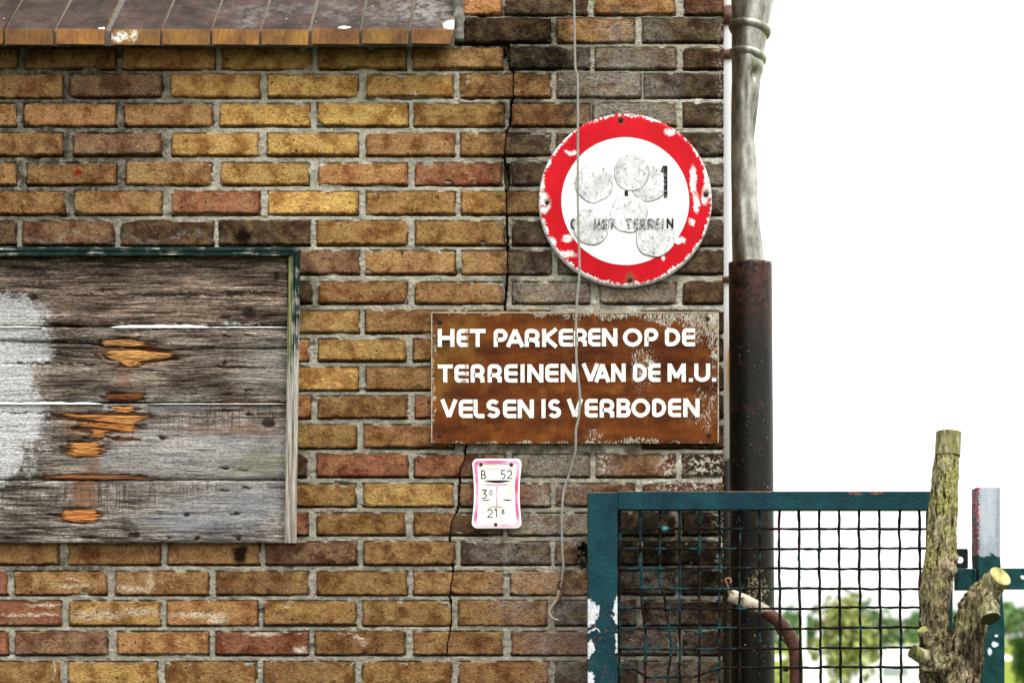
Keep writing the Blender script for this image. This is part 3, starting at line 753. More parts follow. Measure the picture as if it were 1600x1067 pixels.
def mat_enamel():
    m = M('old_enamel')
    n = m.noise(60, 5, .65)
    px = m.pxpos()
    c = m.mix(m.mr(n, .5, .66), (0.84, 0.83, 0.80), (0.70, 0.66, 0.50))
    y = m.m('MULTIPLY', m.blobs(m.warp(px, 10, .1), [(7.95, 7.72, .08, .05), (7.6, 7.55, .05, .03), (7.55, 7.62, .03, .06), (7.76, 7.93, .12, .015), (7.76, 7.27, .3, .02), (8.0, 7.6, .06, .03)], .5), m.mr(n, .38, .55))
    c = m.mix(m.m('MULTIPLY', y, .7), c, (0.55, 0.45, 0.22))
    c = m.mix(m.mr(m.noise(170, 3, .5), .72, .75), c, (.2, .12, .08))
    return m.set(color=c, rough=.3, spec=.5, normal=m.bump(n, .15, .001))

def mat_pink():
    m = M('faded_pink_enamel')
    n = m.noise(26, 5, .6); px = m.pxpos()
    c = m.mix(m.mr(n, .42, .62), (0.62, 0.07, 0.24), (0.82, 0.38, 0.54))
    hot = m.blobs(m.warp(px, 8, .1), [(8.08, 7.6, .08, .12)], .5)
    c = m.mix(hot, c, (0.68, 0.03, 0.10))
    pale = m.blobs(m.warp(px, 8, .1), [(7.6, 8.2, .3, .06), (8.05, 8.2, .15, .08)], .5)
    c = m.mix(m.m('MULTIPLY', pale, .7), c, (0.85, 0.62, 0.68))
    return m.set(color=c, rough=.3, spec=.5)

def mat_print():
    m = M('black_print')
    n = m.noise(150, 5, .7)
    c = m.mix(m.mr(n, .56, .64, 0, .7), (0.015, 0.015, 0.015), (.4, .4, .4))
    return m.set(color=c, rough=.5)

def mat_fadedprint():
    m = M('worn_black_print')
    n = m.noise(1, 5, .7, m.vscale(m.pos(), (330, 100, 150)))
    c = m.mix(m.mr(n, .47, .60), (0.04, 0.04, 0.04), (.6, .6, .6))
    return m.set(color=c, rough=.6)

def mat_ground():
    m = M('meadow')
    pos = m.pos()
    n = m.noise(.6, 6, .7); f = m.noise(6, 5, .7)
    c = m.mix(m.mr(n, .35, .65), (0.085, 0.13, 0.012), (0.22, 0.25, 0.03))
    c = m.mix(1, c, m.mr(f, .3, .7, .6, 1.3), 'MULTIPLY')
    return m.set(color=c, rough=1.0, spec=.05)

def mat_leaf(name, a, b):
    m = M(name)
    c = m.mix(m.mr(m.noise(1.2, 4, .6), .35, .65), a, b)
    c = m.mix(.8, c, m.mr(m.noise(9, 3, .6), .3, .7, .6, 1.35), 'MULTIPLY')
    return m.set(color=c, rough=.7, spec=.2)

BRICK, MORTAR, WALLTEX = mat_brick(), mat_mortar(), mat_walltex()
PLANK, SPLINT, FRAME, SILL = mat_plank(), mat_splinter(), mat_frame(), mat_sill()
REDP, STICK, RUSTSIGN, LETTER = mat_redsign(), mat_sticker(), mat_brownsign(), mat_letter()
GATE, WIRE, ZINC, IRON = mat_gate(), mat_wire(), mat_zinc(), mat_iron()
WHITEPIPE, RUSTPIPE, BARK, CUT, POST = mat_whitepipe(), mat_rustpipe(), mat_bark(), mat_cut(), mat_post()
ENAMEL, PINK, PRINT, FPRINT = mat_enamel(), mat_pink(), mat_print(), mat_fadedprint()
SIGNWHITE = simple('sign_white', (.82, .82, .81), .35, spec=.5, var=.06, scale=20)
SCREW = simple('rusty_screw', (.05, .025, .015), .6, .3, var=.5, bump=.8)
SLOT = simple('dark_slot', (.012, .011, .010), .8)
CABLE = simple('grey_cable', (.24, .225, .20), .55, var=.35, scale=90, bump=.4)
PALEEDGE = simple('lit_pale_edge', (.78, .76, .70), .7, var=.2, scale=90)
DARKMETAL = simple('dark_bracket_metal', (.012, .013, .013), .5, .2, var=.4)
GLASS = simple('dark_window_glass', (.02, .022, .024), .08, spec=.6, var=.1)
CARAVAN = simple('caravan_white', (.78, .80, .82), .4, var=.05, scale=2)
CARBLUE = simple('caravan_stripe', (.30, .44, .56), .4, var=.1, scale=2)
TYRE = simple('tyre_rubber', (.015, .015, .015), .8)
ROADMAT = simple('pale_concrete', (.62, .62, .60), .9, var=.1, scale=.3)
GROUND = mat_ground()

# ------------------------------------------------------------------ the setting: ground and roads
def ground_z(y):
    return -1.2 * sm(2.0, 9.0, y)
ys = [-60, -20, -8, -4, -2, 0, 1, 2] + [2 + .5 * i for i in range(1, 15)] + [10, 12, 16, 22, 30, 45, 70, 120, 250, 600, 1500, 4500]
xs = [-3000, -600, -120, -30, -10, -5, -2, 0, 2, 5, 10, 20, 40, 80, 160, 600, 3000]
V = [(x, y, ground_z(y)) for y in ys for x in xs]
nx = len(xs)
F = [(j*nx+i, j*nx+i+1, (j+1)*nx+i+1, (j+1)*nx+i) for j in range(len(ys)-1) for i in range(nx-1)]
obj('ground', mesh('ground', V, F), mat=GROUND, kind='structure', label='green meadow sloping down behind the gate')
V, F = box_vf((-9, -14, -.1), (6, 1.9, .006))  # added unseen dark sheet: cuts light bouncing up, deepens shadows on the wall
obj('bounce_absorber', mesh('bounce_absorber', V, F), mat=simple('absorber_dark', (.035, .035, .036), .9, var=.3, scale=40, bump=.5), kind='structure', label='unseen dark ground sheet added to cut bounce light')
V, F = box_vf((-300, 192, -1.3), (600, 240, -1.196))
obj('road', mesh('road', V, F), mat=ROADMAT, kind='structure', label='pale concrete road crossing the far meadow')
V, F = box_vf((-300, 520, -1.3), (900, 640, -1.19))
obj('road', mesh('road', V, F), mat=simple('far_asphalt', (.32, .33, .32), .9, scale=.2), kind='structure', label='grey road at the far edge of the meadow')

# ------------------------------------------------------------------ the brick wall
wall = empty('brick_wall', (P(1131, 995).x, 0, 0), 'cracked yellow-brown brick wall of the old building', 'wall')

def C(name):
    return {'Y': (206, 162, 84), 'y': (190, 146, 78), 'T': (178, 132, 82), 'O': (190, 134, 80), 'B': (152, 110, 66),
            'b': (162, 122, 68), 'R': (158, 100, 70), 'P': (138, 100, 76), 'D': (98, 74, 54), 'K': (66, 57, 50),
            'G': (146, 128, 106), 'L': (104, 86, 70), 'r': (122, 82, 62)}[name]

# rows: (y_top, y_bottom, [(x0, x1, colour) ...])   'c' edges follow the crack
def crack1(py):      # vertical crack left of the round sign
    pts = [(40, 786), (66, 790), (85, 795), (108, 798), (113, 802), (152, 802), (158, 799), (196, 797), (204, 792), (240, 788), (250, 789), (290, 792), (300, 791), (340, 792), (390, 793), (430, 793), (480, 789), (500, 789)]
    return np.interp(py, [p[0] for p in pts], [p[1] for p in pts]) + 1.2 * pn(py * .12, 3.3)
def crack2(py):      # lower crack left of the small plate
    pts = [(690, 729), (704, 727), (718, 726), (730, 720), (745, 718), (756, 717), (790, 716), (800, 713), (815, 705), (845, 702), (862, 704), (880, 705), (888, 708), (905, 706), (930, 702), (945, 705), (985, 703), (1005, 699), (1025, 698)]
    return np.interp(py, [p[0] for p in pts], [p[1] for p in pts]) + 1.0 * pn(py * .12, 9.3)

E = 1131
rows = [
 (-70, -32, [(724, 861, 'D'), (872, 992, 'B'), (1003, E, 'L')]),
 (-22, 23, [(722, 785, 'O'), (788, 919, 'L'), (929, 1056, 'T'), (1069, E, 'r')]),
 (28, 66, [(724, 861, 'D'), (870, 992, 'T'), (1003, E, 'L')]),
 (74, 108, [(-118, 28, 'B'), (38, 181, 'B'), (192, 336, 'O'), (345, 487, 'y'), (497, 635, 'b'), (644, 787, 'T'), (795, 921, 'K'), (930, 1057, 'G'), (1067, E, 'D')]),
 (115, 152, [(-45, 99, 'T'), (109, 253, 'P'), (266, 407, 'y'), (417, 560, 'Y'), (572, 708, 'y'), (718, 'c1', 'B'), ('c1', 861, 'B'), (870, 1002, 'G'), (1006, E, 'L')]),
 (161, 197, [(-118, 25, 'T'), (36, 182, 'T'), (193, 332, 'T'), (343, 484, 'Y'), (495, 638, 'Y'), (646, 788, 'b'), (799, 922, 'B'), (926, 1057, 'G'), (1067, E, 'L')]),
 (208, 243, [(-45, 98, 'B'), (113, 253, 'P'), (268, 404, 'y'), (417, 560, 'Y'), (571, 711, 'B'), (719, 'c1', 'B'), ('c1', 861, 'L'), (870, 995, 'L'), (1006, E, 'L')]),
 (254, 289, [(-118, 25, 'T'), (40, 182, 'B'), (196, 331, 'T'), (345, 483, 'y'), (497, 637, 'O'), (648, 786, 'R'), (799, 922, 'L'), (1067, E, 'G')]),
 (299, 335, [(-45, 101, 'B'), (115, 253, 'T'), (268, 406, 'R'), (418, 560, 'Y'), (571, 712, 'b'), (720, 'c1', 'y'), ('c1', 861, 'B'), (1006, E, 'D')]),
 (345, 383, [(-118, 25, 'D'), (34, 178, 'P'), (188, 334, 'D'), (341, 485, 'D'), (494, 637, 'b'), (648, 789, 'b'), (800, 922, 'L'), (1067, E, 'L')]),
 (391, 428, [(416, 562, 'P'), (570, 712, 'T'), (721, 'c1', 'T'), ('c1', 863, 'L'), (872, 995, 'L'), (1006, E, 'L')]),
 (440, 474, [(345, 487, 'D'), (497, 637, 'B'), (648, 788, 'B'), (800, 922, 'G'), (937, 1057, 'G'), (1067, E, 'D')]),
 (485, 520, [(416, 561, 'b'), (570, 712, 'B'), (722, 860, 'B'), (1003, E, 'D')]),
 (529, 564, [(345, 482, 'O'), (496, 634, 'y'), (645, 785, 'T'), (1066, E, 'K')]),
 (573, 609, [(416, 560, 'y'), (571, 710, 'B'), (1003, E, 'D')]),
 (618, 653, [(345, 485, 'O'), (496, 636, 'B'), (648, 790, 'R'), (1066, E, 'K')]),
 (663, 700, [(416, 557, 'b'), (568, 710, 'B'), (1003, E, 'D')]),
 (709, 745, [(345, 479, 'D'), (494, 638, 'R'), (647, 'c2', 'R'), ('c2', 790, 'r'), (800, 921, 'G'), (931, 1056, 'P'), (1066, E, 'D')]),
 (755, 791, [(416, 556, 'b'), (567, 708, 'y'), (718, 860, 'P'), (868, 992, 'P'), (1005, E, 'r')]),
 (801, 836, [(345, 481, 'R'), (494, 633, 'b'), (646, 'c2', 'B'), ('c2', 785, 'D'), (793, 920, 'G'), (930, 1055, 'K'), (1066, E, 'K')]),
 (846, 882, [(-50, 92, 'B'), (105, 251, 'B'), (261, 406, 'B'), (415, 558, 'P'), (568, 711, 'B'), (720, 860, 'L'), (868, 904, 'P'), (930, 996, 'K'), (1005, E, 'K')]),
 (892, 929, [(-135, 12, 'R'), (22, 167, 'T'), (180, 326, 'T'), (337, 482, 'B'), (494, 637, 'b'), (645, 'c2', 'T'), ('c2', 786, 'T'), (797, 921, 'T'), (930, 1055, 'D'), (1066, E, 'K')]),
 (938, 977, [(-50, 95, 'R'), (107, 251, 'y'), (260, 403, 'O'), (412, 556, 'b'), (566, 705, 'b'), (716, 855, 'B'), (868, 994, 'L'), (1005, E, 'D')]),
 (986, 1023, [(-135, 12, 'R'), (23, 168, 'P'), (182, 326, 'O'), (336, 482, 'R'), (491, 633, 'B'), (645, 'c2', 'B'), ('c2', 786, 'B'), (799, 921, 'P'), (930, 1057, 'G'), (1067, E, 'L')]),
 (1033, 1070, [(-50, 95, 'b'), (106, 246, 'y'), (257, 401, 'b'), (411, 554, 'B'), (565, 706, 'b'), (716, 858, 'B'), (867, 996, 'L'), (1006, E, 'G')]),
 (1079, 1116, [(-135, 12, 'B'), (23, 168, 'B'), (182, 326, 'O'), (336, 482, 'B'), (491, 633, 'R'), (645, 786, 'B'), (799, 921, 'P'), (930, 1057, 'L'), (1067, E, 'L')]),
]

def make_brick(x0, x1, y0, y1, colr, seed):
    cl, cr = isinstance(x0, str), isinstance(x1, str)
    eL = (lambda y: (crack1 if x0 == 'c1' else crack2)(y) + 1.0) if cl else (lambda y: x0 + 0 * y)
    eR = (lambda y: (crack1 if x1 == 'c1' else crack2)(y) - 1.0) if cr else (lambda y: x1 + 0 * y)
    ym = np.array((y0 + y1) / 2)
    wdt = float(eR(ym) - eL(ym)); hgt = y1 - y0
    def spread(L, step):
        n = max(2, int((L - 7) / step))
        return np.array([0, .5, 1.2, 2.2, 3.5] + [3.5 + (L - 7) * i / n for i in range(1, n)] + [L - 3.5, L - 2.2, L - 1.2, L - .5, L])
    U, Vv = np.meshgrid(spread(wdt, 2.3), spread(hgt, 2.2))
    rr = random.Random(seed)
    cd = [rr.uniform(.6, 2.2) if rr.random() < .8 else rr.uniform(3, 7) for _ in range(4)]
    y_off = rr.uniform(-.0024, .0014)
    tiltx, tilty = rr.uniform(-.0014, .0014), rr.uniform(-.0014, .0010)
    chips = [(rr.choice((0, wdt)) if rr.random() < .5 else rr.uniform(0, wdt), rr.choice((0, hgt)), rr.uniform(4, 10), rr.uniform(.003, .009)) for _ in range(rr.choice((0, 1, 1, 2, 3)))]
    sag, rot = rr.uniform(-1.0, 1.0), rr.uniform(-.006, .006)
    tv = Vv / hgt; py0 = y0 + Vv
    xl = eL(py0) + (0 if cl else 1.3 * pn(py0 * .11, seed * 1.7) + .9 * pn(py0 * .35, seed * 2.1))
    xr = eR(py0) + (0 if cr else 1.3 * pn(py0 * .11, seed * 3.7) + .9 * pn(py0 * .35, seed * 4.1))
    if x1 == E: xr = E + .6 * pn(py0 * .2, seed)
    def cut(a, b):
        c = np.where(tv < .5, a, b)
        return c * np.clip(1 - np.minimum(Vv, hgt - Vv) / (c * 1.2), 0, 1) ** 2
    if not cl: xl = xl + cut(cd[0], cd[1])
    if not cr and x1 != E: xr = xr - cut(cd[2], cd[3])
    tu = U / wdt
    px = xl + tu * (xr - xl)
    wt_ = .8 * pn(px * .05, seed * 5.3) + .6 * pn(px * .33, seed * 6.3)
    wb_ = .9 * pn(px * .05, seed * 7.3) + 1.2 * pn(px * .33, seed * 8.3) - 1.0 * np.abs(pn(px * .16, seed * 9.1))
    py = py0 + wt_ * (1 - tv) + wb_ * tv + sag * (1 - (2*tu - 1) ** 2) * (tv - .5) * 1.5 + rot * (U - wdt / 2)
    e = np.minimum(np.minimum(U + (2 if cl else 0), wdt - U + (2 if cr else 0)), np.minimum(Vv, hgt - Vv))
    Y = y_off + tiltx * (2*tu - 1) + tilty * (2*tv - 1) + .0030 * (1 - npsm(0, 1.9, e)) ** 1.3
    Y = Y - .0013 * pn(px * .06 + seed, py * .09) - .0011 * pn(px * .17 + py * .08 + seed, py * .24) - .0007 * pn(px * .33 + py * .15 + seed, py * .42)
    Y = Y + .004 * np.clip(pn(px * .09, py * .11, seed + .5) - .42, 0, 1)      # spalls
    for (cx_, cy_, r_, d_) in chips:
        dd = np.hypot(U - cx_, (Vv - cy_) * 1.3)
        Y = Y + np.where(dd < r_, d_ * (1 - (dd / r_) ** 2) * (1 + .5 * pn(px * .4, py * .4)), 0)
    pts = npP(px, py, 0.0); pts[..., 1] = Y
    st, sp = wall_stains_shade(px, py)
    c = lin(colr); j = rr.uniform(.88, 1.14); k = rr.uniform(.96, 1.05)
    gm = .11 * (c[0] + c[1] + c[2]) / 3                                   # a little greyer than the sampled colour
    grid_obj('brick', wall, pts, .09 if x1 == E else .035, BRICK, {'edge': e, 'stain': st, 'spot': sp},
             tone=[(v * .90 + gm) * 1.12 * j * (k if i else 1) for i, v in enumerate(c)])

sd_ = 0
brects = []
for (y0, y1, bl) in rows:
    if not isinstance(bl[0][0], str) and bl[0][0] < 0:
        bl = [(-195, bl[0][0] - 10, 'B' if y0 % 2 else 'T')] + bl
    for (a, b, c) in bl:
        sd_ += 1
        ins = lambda v, d: v if isinstance(v, str) or v == E else v + d
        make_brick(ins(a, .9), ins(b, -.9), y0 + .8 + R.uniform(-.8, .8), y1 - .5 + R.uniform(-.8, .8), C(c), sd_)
        x0 = a if not isinstance(a, str) else (crack1 if a == 'c1' else crack2)((y0+y1)/2) + 1
        x1 = b if not isinstance(b, str) else (crack1 if b == 'c1' else crack2)((y0+y1)/2) - 1
        brects.append((x0 + .9, x1 - (.9 if x1 != E else 0), y0 + .8, y1 - .5))

# mortar: a rough height field kept only where joints show
SX, SY = 1.6, 1.2
gx = np.arange(-196, 1130.01, SX); gy = np.arange(-78, 1122, SY)
GX, GY = np.meshgrid(gx, gy)
inside = np.zeros(GX.shape, bool); under = np.full(GX.shape, 99.0); rim = np.full(GX.shape, 99.0)
for (x0, x1, y0, y1) in brects:
    inside |= (GX > x0 + 5.5) & (GX < x1 - 5.5) & (GY > y0 + 5.5) & (GY < y1 - 5.5)
    q = (GX > x0 - 1) & (GX < x1 + 1) & (GY > y1 - 5) & (GY < y1 + 8)
    under[q] = np.minimum(under[q], np.abs(GY[q] - y1 - .4))
    q = (GX > x0 - 6) & (GX < x1 + 6) & (GY > y0 - 6) & (GY < y1 + 6)
    dd = np.maximum(np.maximum(x0 - GX[q], GX[q] - x1), np.maximum(y0 - GY[q], GY[q] - y1))
    rim[q] = np.minimum(rim[q], np.abs(dd - .3))
inside |= (GX < 430) & (GY > 402) & (GY < 838)
inside |= (GX < 716) & (GY < 60)
inside |= (GX > 735) & (GX < 990) & (GY > 525) & (GY < 675)
Yd = .0036 + .0018 * pn(GX * .035, GY * .05, 2.0) + .0018 * pn(GX * .13, GY * .13, 5.0) + .0014 * pn(GX * .33, GY * .33, 7.0)
Yd += np.maximum(0, pn(GX * .03, GY * .055, 11.0) - .45) * .03                     # fallen-out joints
Yd += .012 * np.exp(-(rim / .9) ** 2) * npsm(-.35, .2, pn(GX * .05, GY * .05, 27.0))
Yd += .024 * np.exp(-(under / 1.6) ** 2) * npsm(-.35, .25, pn(GX * .02, GY * .03, 17.0) + .15)   # open seam under the bricks
deep = np.zeros(GX.shape)
for cf, a, b, wd in ((crack1, 40, 488, 1.9), (crack2, 696, 1026, 1.4)):
    q = (GY > a) & (GY < b) & (np.abs(GX - cf(GY)) < wd)
    Yd[q] += .02; deep[q] = 1.0
for (hx, hy, rx, ry) in ((793, 275, 6, 22), (790, 78, 9, 14), (745, 68, 46, 4.5), (912, 868, 10, 22)):
    q = ((GX - hx) / rx) ** 2 + ((GY - hy) / ry) ** 2 + .5 * pn(GX * .2, GY * .2, 3)
    Yd += np.where(q < 1, .022 * (1 - q), 0); deep = np.where(q < 1, np.maximum(deep, .85), deep)
keep = ~inside
cell = keep[:-1, :-1] & keep[1:, :-1] & keep[:-1, 1:] & keep[1:, 1:]
id_ = np.arange(GX.size).reshape(GX.shape)
F = np.stack([id_[:-1, :-1][cell], id_[1:, :-1][cell], id_[1:, 1:][cell], id_[:-1, 1:][cell]], -1)
uq, inv = np.unique(F, return_inverse=True)
pts = npP(GX, GY, 0.0); pts[..., 1] = Yd
V = pts.reshape(-1, 3)[uq]; F = inv.reshape(F.shape)
mx_, my_ = GX.ravel()[uq], GY.ravel()[uq]
st = np.stack([npblobs(mx_, my_, DIRT_SHADE, .5, .2, .025), npblobs(mx_, my_, WHT, .5, .15, .03), npblobs(mx_, my_, MOSS, .5, .1, .03), deep.ravel()[uq]], -1)
mo = obj('mortar', np_mesh('mortar', V, F), wall, MORTAR, -Vector(wall.location), label='rough pale grey mortar joints')
at = mo.data.attributes.new('stain', 'FLOAT_COLOR', 'POINT'); at.data.foreach_set('color', st.astype(np.float32).ravel())

# masonry behind and beyond the bricks built one by one (opening left for the window over the sill)
xl, xe = P(-2400, 0).x, P(1129, 0).x
xw0, xw1 = P(-150, 0).x, P(719, 0).x
z_sill, z_top, z_w = P(0, 66).z, 4.6, 4.0
xb = P(-196, 0).x; zb = P(0, 1121).z; ztop = P(0, -77).z
parts = [box_vf((xb, .03, zb), (xe, .26, z_sill)),                       # behind the built bricks
         box_vf((xw1, .03, z_sill + .0005), (xe, .26, ztop)),
         box_vf((xl, .004, 0), (xe, .26, zb - .0005)),                         # plinth zone down to the ground
         box_vf((xl, .004, zb), (xb - .0005, .26, z_sill)),                    # to the left
         box_vf((xl, .004, z_sill + .0005), (xw0, .26, z_top)),
         box_vf((xw0 + .0005, .004, z_w), (xe, .26, z_top)),
         box_vf((xw1, .004, ztop + .0005), (xe, .26, z_w - .0005)),
         box_vf((xe - .24, .2605, 0), (xe - .002, 3.2, z_top))]
V, F = join_vf(parts)
child('brickwork', wall, V, F, WALLTEX, label='brickwork running on beyond the frame')

# ---- sloping glazed sill along the top
sill = empty('window_sill', P(720, 70, 0), 'sloping sill of brown glazed tiles with ochre front edge', 'window sill')
fx = [(-150, -75), (-72, 4.5), (7.5, 82.5), (87.5, 163), (173, 250), (253.5, 328), (331.5, 404.5), (408.5, 481), (486.5, 561), (565, 638), (642, 712)]
YF = -.062
for i, (a, b) in enumerate(fx):
    jz = R.uniform(-1.2, 1.2)
    p0, p1 = P(a, 45 + jz, YF), P(b, 46 + jz, YF)
    dz = P(0, 45, YF).z - P(0, 69.5, YF).z
    zt = P(0, -30, .135).z
    yb = .14
    v = [(p0.x, YF, p0.z - dz), (p1.x, YF, p1.z - dz), (p1.x, yb, zt - dz), (p0.x, yb, zt - dz),
         (p0.x, YF, p0.z), (p1.x, YF, p1.z), (p1.x, yb, zt), (p0.x, yb, zt)]
    if i == len(fx) - 1:    # chipped end tile
        v[1] = (p1.x - .012, YF, p1.z - dz); v[5] = (p1.x - .004, YF + .004, p1.z)
    f = [(0,3,2,1),(4,5,6,7),(0,1,5,4),(1,2,6,5),(2,3,7,6),(3,0,4,7)]
    o = child('tile', sill, v, f, SILL)
    bevel_mesh(o.data, .0022, 2)
    t = R.uniform(.75, 1.15) * (0.7 if i < 3 else 1.0)
    o.color = (t, t * R.uniform(.85, 1.1), t, 1)
# bedding mortar under and between the tiles
pa, pb = P(-150, 46, -.055), P(709, 46, -.055)
zt = P(0, -30, .135).z
v = [(pa.x, -.052, pa.z - .036), (pb.x, -.052, pb.z - .036), (pb.x, .135, zt - .05), (pa.x, .135, zt - .05),
     (pa.x, -.056, pa.z - .0045), (pb.x, -.056, pb.z - .0045), (pb.x, .135, zt - .003), (pa.x, .135, zt - .003)]
child('bedding_mortar', sill, v, [(0,3,2,1),(4,5,6,7),(0,1,5,4),(1,2,6,5),(2,3,7,6),(3,0,4,7)], simple('joint_grey', (.12, .11, .095), .9, var=.4, scale=120, bump=.8))
V, F = tube([P(717, y, -.002 + .004 * n2(y * .1, 2.0)) for y in range(-10, 70, 5)], [(8 + 2.5 * n2(y * .15, 5.0)) * S for y in range(-10, 70, 5)], 14, .3, 2.0)
child('end_mortar', sill, V, F, simple('stained_mortar', (.16, .15, .135), .95, var=.8, scale=70, bump=1.0), True)
# window above the sill (above the frame)
win = empty('window', (P(150, 0).x, .13, z_sill), 'dark window above the tiled sill', 'window')
bbox('frame', win, (xw0, .15, zt - .03), (xw1 - .001, .19, zt + .06), simple('window_paint', (.3, .3, .28), .5))
bbox('pane', win, (xw0, .165, zt + .062), (xw1 - .001, .173, z_w), GLASS)

# ------------------------------------------------------------------ boarded hatch
hatch = empty('boarded_hatch', P(200, 846, -.02), 'hatch of grey weathered planks in a worn green frame', 'hatch')
XL = -330
YP = -.018
def plank(x0, x1, top, bot, yf, tone, seed, th=.022):
    """top/bot: functions px -> py"""
    xs_ = np.concatenate([np.arange(x0, -20, 9.0), np.arange(-20, x1, 2.6), [x1]])
    t_, b_ = top(xs_), bot(xs_)
    nv = int((b_ - t_).mean() / 2.6) + 2
    tv = np.concatenate([[0, .012, .03], np.linspace(.05, .95, nv), [.97, .988, 1]])[:, None]
    x = xs_[None, :] + 0 * tv; y = t_ + (b_ - t_) * tv
    e = np.minimum(y - t_, b_ - y)
    Y = yf + .0018 * pn(x * .004, y * .06, seed) + .0009 * pn(x * .02, y * .22, seed + 3) + .0006 * pn(x * .05, y * .5, seed + 5) + .0028 * (1 - npsm(0, 3, e)) + .0028 * (tv - .5) ** 2 * 4
    st, sp = plank_stains(x, y)
    torn = npblobs(x + 26 * pn(x * .02, y * .55, 3.0), y + 2.5 * pn(x * .09, y * .1, 5.0), PL_TORN, .14)
    st[..., 3] = np.maximum(st[..., 3], torn); sp[..., 0] = np.maximum(sp[..., 0], torn * .75)
    Y = Y + .0025 * sp[..., 1] + .0075 * torn
    return grid_obj('plank', hatch, npP(x, y, Y), yf + th, PLANK, {'stain': st, 'spot': sp}, tone=tone)
k_ = lambda v, amp=1.2, s=.02, sd=0.0: (lambda x: v + amp * pn(x * s, sd) + .5 * pn(x * .11, sd))
def gap_a(x):   # upper edge of the split inside the second board
    return np.interp(x, [XL, 0, 140, 165, 235, 270, 330, 450], [531, 532, 536, 541, 543, 546, 544, 544]) + .9 * pn(x * .05, 4.4)
planks = [plank(XL, 449, k_(397, .3), k_(507.5, .7, .02, 1), YP, (.92, .80, .72), 1.0),
          plank(XL, 449, k_(511.5, .6, .02, 2), lambda x: gap_a(x) - .4, YP - .001, (.95, .90, .86), 2.0),
          plank(XL, 449, lambda x: gap_a(x) + 1.6, k_(627, .8, .02, 3), YP + .0005, (.92, .86, .80), 3.0),
          plank(XL, 449, k_(631, .7, .02, 4), k_(748.2, .5, .02, 5), YP, (1.12, 1.10, 1.06), 4.0),
          plank(XL, 449, k_(750.6, .5, .02, 6), k_(848, .8, .02, 7), YP - .0008, (1.05, 1.08, 1.08), 5.0)]

def splinter(pl, pts_top, pts_bot, x0, x1, tone, proud=.003, seed=0.0):
    """torn fibre patch: ragged ends, fibrous relief"""
    nv = max(5, int((max(pts_bot, key=lambda p: p[1])[1] - min(pts_top, key=lambda p: p[1])[1]) / 1.05)); nu = max(12, int((x1 - x0) / 2.5))
    ft = lambda x: np.interp(x, [p[0] for p in pts_top], [p[1] for p in pts_top])
    fb = lambda x: np.interp(x, [p[0] for p in pts_bot], [p[1] for p in pts_bot])
    Vs = []
    for j in range(nv + 1):
        tv = j / nv
        ra = 16 * n2(j * .6, seed) + 13 * n2(j * 1.7, seed + 2); rb = 16 * n2(j * .6, seed + 5) + 13 * n2(j * 1.7, seed + 7)
        xa, xb_ = x0 + ra + 3, x1 + rb - 3
        for i in range(nu + 1):
            tu = i / nu
            x = xa + (xb_ - xa) * tu
            y = ft(x) + (fb(x) - ft(x)) * tv + .8 * n2(x * .06, j * .7, seed)
            lay = .0035 * n2(j * .55, tu * 2.0, seed + 1) + .002 * n2(j * 1.7, tu * 4.0, seed + 4)
            e = min(tv, 1 - tv) * 2
            Y = YP + .0062 - proud * (.35 + .65 * sm(0, .35, e)) - abs(lay) * 1.1
            Vs.append(P(x, y, Y))
    m_ = nu + 1
    Fs = [(j*m_+i, (j+1)*m_+i, (j+1)*m_+i+1, j*m_+i+1) for j in range(nv) for i in range(nu)]
    loop = list(range(m_)) + [j*m_ + nu for j in range(1, nv+1)] + [nv*m_ + i for i in range(nu-1, -1, -1)] + [j*m_ for j in range(nv-1, 0, -1)]
    base = len(Vs)
    for i in loop:
        q = Vs[i].copy(); q.y = YP + .013; Vs.append(q)
    L = len(loop)
    Fs += [(loop[i], loop[(i+1) % L], base + (i+1) % L, base + i) for i in range(L)]
    o = child('splinter', pl, Vs, Fs, SPLINT, False)
    o.color = tone + (1,)
p1_, p2_, p3_, p4_, p5_ = planks
splinter(p2_, [(160, 530), (200, 530), (232, 536)], [(160, 540), (232, 541)], 160, 232, (1, 1, 1), .003, 1.0)
splinter(p3_, [(166, 549), (200, 546), (268, 553)], [(166, 558), (195, 567), (230, 563), (268, 559)], 166, 268, (1, 1, .95), .003, 2.0)
splinter(p3_, [(190, 564), (222, 565)], [(200, 573), (222, 571)], 192, 221, (.85, .8, .7), .0025, 3.0)
splinter(p3_, [(165, 617), (190, 616), (228, 612)], [(165, 624), (228, 624)], 160, 226, (.38, .25, .2), .003, 4.0)
splinter(p4_, [(84, 642), (120, 648), (230, 650)], [(84, 645), (120, 654), (160, 658), (205, 665), (230, 652)], 100, 232, (1.0, .9, .8), .0035, 5.0)
splinter(p4_, [(122, 660), (215, 664)], [(122, 666), (150, 668), (205, 676)], 124, 212, (.85, .68, .55), .003, 6.0)
splinter(p4_, [(140, 670), (165, 672)], [(140, 684), (164, 686)], 141, 164, (.95, .85, .7), .003, 7.0)
splinter(p4_, [(118, 692), (160, 690)], [(104, 713), (130, 713), (160, 711)], 108, 160, (1, .88, .75), .0035, 8.0)
splinter(p4_, [(178, 636), (212, 635)], [(178, 644), (212, 645)], 176, 211, (.9, .8, .68), .003, 8.6)
splinter(p4_, [(180, 684), (210, 684)], [(180, 687.5), (210, 687)], 180, 211, (.6, .4, .32), .002, 9.0)
splinter(p4_, [(66, 746), (110, 742), (200, 743), (232, 748)], [(66, 748), (232, 749.5)], 68, 232, (.42, .28, .24), .003, 10.0)
splinter(p5_, [(97, 797), (150, 795)], [(97, 810), (115, 815), (152, 815)], 97, 155, (1.0, .72, .6), .0035, 11.0)
